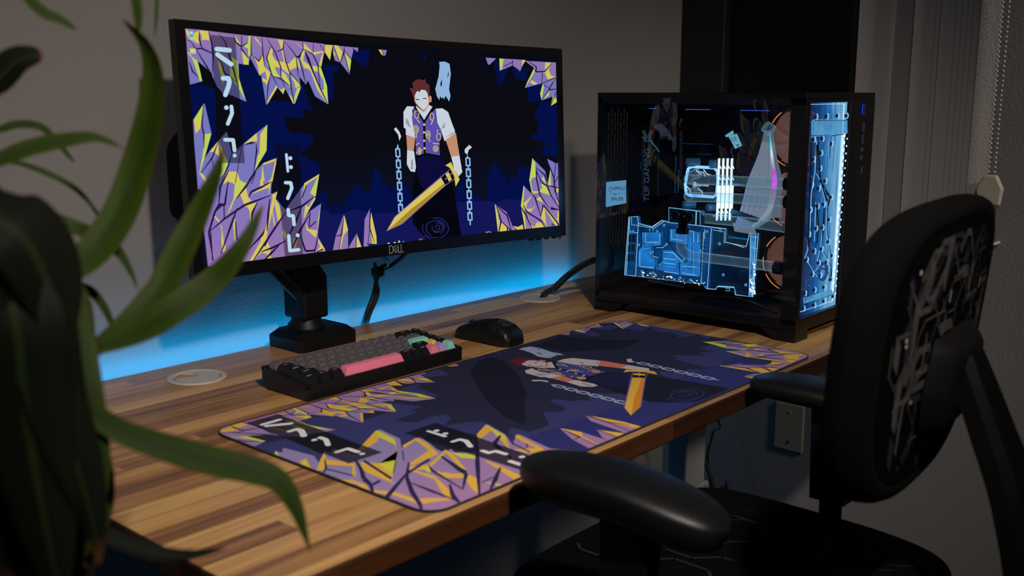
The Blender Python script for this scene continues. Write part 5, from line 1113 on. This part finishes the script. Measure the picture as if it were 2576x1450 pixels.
def leaf(path, w, mi=0, fold=.22, tw=0., base=.55, tip=.9):
    """path: (px, py, distance) knots of the midrib; w: full width in metres"""
    P = spline([atd(*p) for p in path], 7); n = len(P)
    vs = []
    for i, p in enumerate(P):
        t_ = i / (n - 1); d = (P[min(i + 1, n - 1)] - P[max(i - 1, 0)]).normalized(); view = (CAM - p).normalized()
        sd = d.cross(view); sd = sd.normalized() if sd.length > 1e-4 else V((1, 0, 0))
        nrm = sd.cross(d).normalized(); ang = tw * (t_ - .3) + .35; sd = sd * math.cos(ang) + nrm * math.sin(ang); nrm = sd.cross(d).normalized()
        prof = min(1, base + (1 - base) * t_ / .3) if t_ < .3 else 1.
        if t_ > .45: prof *= max(0.02, 1 - ((t_ - .45) / .55) ** 1.7) ** tip
        hw = w / 2 * prof * (.74 if mi == 0 else 1)
        for k in range(5):
            s = k / 2 - 1; vs.append(p + sd * (hw * s) + nrm * (hw * fold * abs(s) ** 1.3))
            LV.uv.append((k / 4, t_))
    LV.add(vs, [(i * 5 + k, i * 5 + k + 1, i * 5 + 6 + k, i * 5 + 5 + k) for i in range(n - 1) for k in range(4)], mi, True)
D = .80
leaf([(60, 720, D), (150, 690, D), (230, 640, D + .01), (300, 545, D + .02), (348, 420, D + .03), (378, 300, D + .03), (388, 190, D + .03), (365, 110, D + .03), (308, 48, D + .03)], .036, 0, tw=.5)
leaf([(200, 905, .80), (300, 835, .80), (400, 740, .81), (452, 640, .82), (500, 540, .83), (540, 450, .83), (562, 375, .84)], .032, 0, tw=.3, base=.35)
leaf([(215, 885, .78), (330, 845, .78), (440, 780, .78), (540, 705, .79), (610, 620, .79), (662, 515, .80)], .030, 0, tw=-.3, base=.35)
leaf([(190, 1010, .74), (300, 1085, .74), (420, 1130, .74), (540, 1165, .74), (640, 1188, .74), (700, 1215, .74), (740, 1275, .74), (764, 1340, .74), (782, 1395, .74)], .029, 0, tw=.4, base=.6, tip=1.2)
leaf([(-90, 440, .85), (0, 402, .85), (80, 372, .85), (160, 355, .85), (240, 347, .85), (312, 374, .85)], .018, 0)
leaf([(-60, 345, .95), (0, 326, .95), (50, 313, .95), (105, 322, .95), (148, 365, .95), (188, 410, .95)], .010, 0, tip=.5)
leaf([(-40, 400, .9), (50, 412, .9), (130, 442, .9), (192, 477, .9), (240, 532, .9), (262, 580, .9)], .007, 0)
leaf([(-50, 548, .85), (60, 540, .85), (130, 553, .85), (200, 578, .85), (262, 603, .86), (302, 640, .86), (332, 692, .86), (348, 735, .86)], .016, 0, tip=1.2)
leaf([(40, -60, .9), (75, 0, .9), (112, 34, .9), (150, 50, .9), (194, 76, .9)], .013, 0, tip=.6)
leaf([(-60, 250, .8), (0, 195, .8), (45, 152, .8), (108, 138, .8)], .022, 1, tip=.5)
leaf([(335, -70, .85), (342, 0, .85), (346, 40, .85), (348, 80, .85)], .011, 0, tip=.5)
leaf([(398, -60, .9), (394, 10, .9), (392, 60, .9), (388, 95, .9)], .004, 0)
leaf([(160, 715, .88), (215, 725, .88), (252, 760, .88), (280, 815, .88), (296, 885, .88)], .010, 0)
# drooping lower leaves hiding the stem
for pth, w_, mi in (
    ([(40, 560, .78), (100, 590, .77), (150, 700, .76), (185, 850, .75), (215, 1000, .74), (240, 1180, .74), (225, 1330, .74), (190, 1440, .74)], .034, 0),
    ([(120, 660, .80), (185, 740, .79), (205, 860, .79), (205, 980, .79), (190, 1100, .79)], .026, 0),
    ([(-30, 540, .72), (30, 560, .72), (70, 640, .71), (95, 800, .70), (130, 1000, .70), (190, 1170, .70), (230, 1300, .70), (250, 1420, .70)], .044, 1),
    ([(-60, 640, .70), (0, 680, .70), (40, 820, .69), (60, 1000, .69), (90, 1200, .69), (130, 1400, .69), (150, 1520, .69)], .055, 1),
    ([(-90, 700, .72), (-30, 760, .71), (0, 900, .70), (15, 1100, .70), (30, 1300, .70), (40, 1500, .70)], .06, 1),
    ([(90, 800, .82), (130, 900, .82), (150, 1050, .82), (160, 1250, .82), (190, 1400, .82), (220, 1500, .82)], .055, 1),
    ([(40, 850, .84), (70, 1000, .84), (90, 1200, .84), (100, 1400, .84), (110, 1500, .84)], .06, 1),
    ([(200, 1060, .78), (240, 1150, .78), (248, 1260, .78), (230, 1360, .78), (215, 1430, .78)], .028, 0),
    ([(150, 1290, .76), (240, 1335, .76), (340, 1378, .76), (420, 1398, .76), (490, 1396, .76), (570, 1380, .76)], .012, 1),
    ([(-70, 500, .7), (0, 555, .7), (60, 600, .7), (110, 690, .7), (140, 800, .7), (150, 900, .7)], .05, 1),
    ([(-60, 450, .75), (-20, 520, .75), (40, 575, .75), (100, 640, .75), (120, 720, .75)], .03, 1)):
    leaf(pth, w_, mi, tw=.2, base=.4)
LV.obj('foliage', [lm, ld], plant)
stem_top = atd(40, 620, .80)
MB().tube([(.24, .72, FLOOR_Z + .36), (.235, .72, -.15), (.23, .715, .05), stem_top], [.022, .02, .018, .013], 12, sub=5).obj('stem', pbr('stem_bark', '2a2016', .8, bump=.6, bscale=120), plant)
MB().lathe((.24, .72, FLOOR_Z), [(0, 0), (.10, 0), (.11, .01), (.14, .30), (.148, .32), (.148, .35), (.138, .35), (.13, .32)], 40).obj('pot', pbr('dark_pot', '17181b', .5), plant)
MB().lathe((.24, .72, FLOOR_Z + .325), [(0, .006), (.07, .004), (.1335, 0)], 24).obj('soil', pbr('soil', '17110c', .95, bump=1., bscale=90), plant)
# ------------------------------------------------------------------ lights, camera
def aim(o, tgt): o.rotation_euler = (V(tgt) - V(o.location)).to_track_quat('-Z', 'Y').to_euler()
key = lamp('room_lamp', 'SPOT', (.36, -.10, 1.12), 84, 'fff2e4', shadow_soft_size=.035, spot_size=math.radians(84), spot_blend=1.0); aim(key, (1.12, 1.12, -.02))
left = lamp('left_lamp', 'SPOT', (-.30, -.25, .72), 12, 'ffe6d4', shadow_soft_size=.03, spot_size=math.radians(40), spot_blend=1.0); aim(left, (.72, 1.53, .36))
wash = lamp('back_wash', 'AREA', (.2, -.6, 1.6), 1.6, 'd8dcff', shape='DISK', size=.8); aim(wash, (1.6, 1.3, .3))
side = lamp('side_fill', 'SPOT', (1.88, -1.0, 1.3), 80, 'fff2e6', shadow_soft_size=.12, spot_size=math.radians(44), spot_blend=1.0); aim(side, (2.37, .78, .16))  # added fill brightening the right wall and blinds, not a lamp of the room
# the LED strip's light, aimed up the wall through the gap behind the desk
for x, w_ in ((.98, 1.0), (1.72, .46)):
    pass
strip = lamp('strip_light', 'AREA', (1.22, DY1 + .005, -.010), 2.0, '049ae0', shape='RECTANGLE', size=1.45, size_y=.008); strip.rotation_euler = (math.radians(122), 0, 0)
under = lamp('under_glow', 'AREA', (1.5, DY1 + .004, -.034), 2.0, '1488d0', shape='RECTANGLE', size=1.3, size_y=.01); under.rotation_euler = (math.radians(35), 0, 0)
W = bpy.data.worlds.new('World'); SC.world = W; W.use_nodes = True
W.node_tree.nodes['Background'].inputs[0].default_value = (.55, .6, .75, 1); W.node_tree.nodes['Background'].inputs[1].default_value = .012
cam = bpy.data.cameras.new('camera'); co_ = bpy.data.objects.new('camera', cam); COL.objects.link(co_)
cam.sensor_width = 36.; cam.lens = 36. * FPX / 2576; cam.clip_start = .02; cam.clip_end = 50
ex = V((AX.x, AY.x, AZ.x)); ey = V((AX.y, AY.y, AZ.y)); ez = V((AX.z, AY.z, AZ.z))   # camera right, down, forward in world space
Mc = Matrix((ex, -ey, -ez)).transposed().to_4x4(); Mc.translation = CAM; co_.matrix_world = Mc
cam.dof.use_dof = True; cam.dof.focus_distance = 1.85; cam.dof.aperture_fstop = 5.0
SC.camera = co_
SC.view_settings.view_transform = 'Standard'
SC.cycles.transparent_max_bounces = 24; SC.cycles.max_bounces = 6; SC.cycles.sample_clamp_indirect = 4.
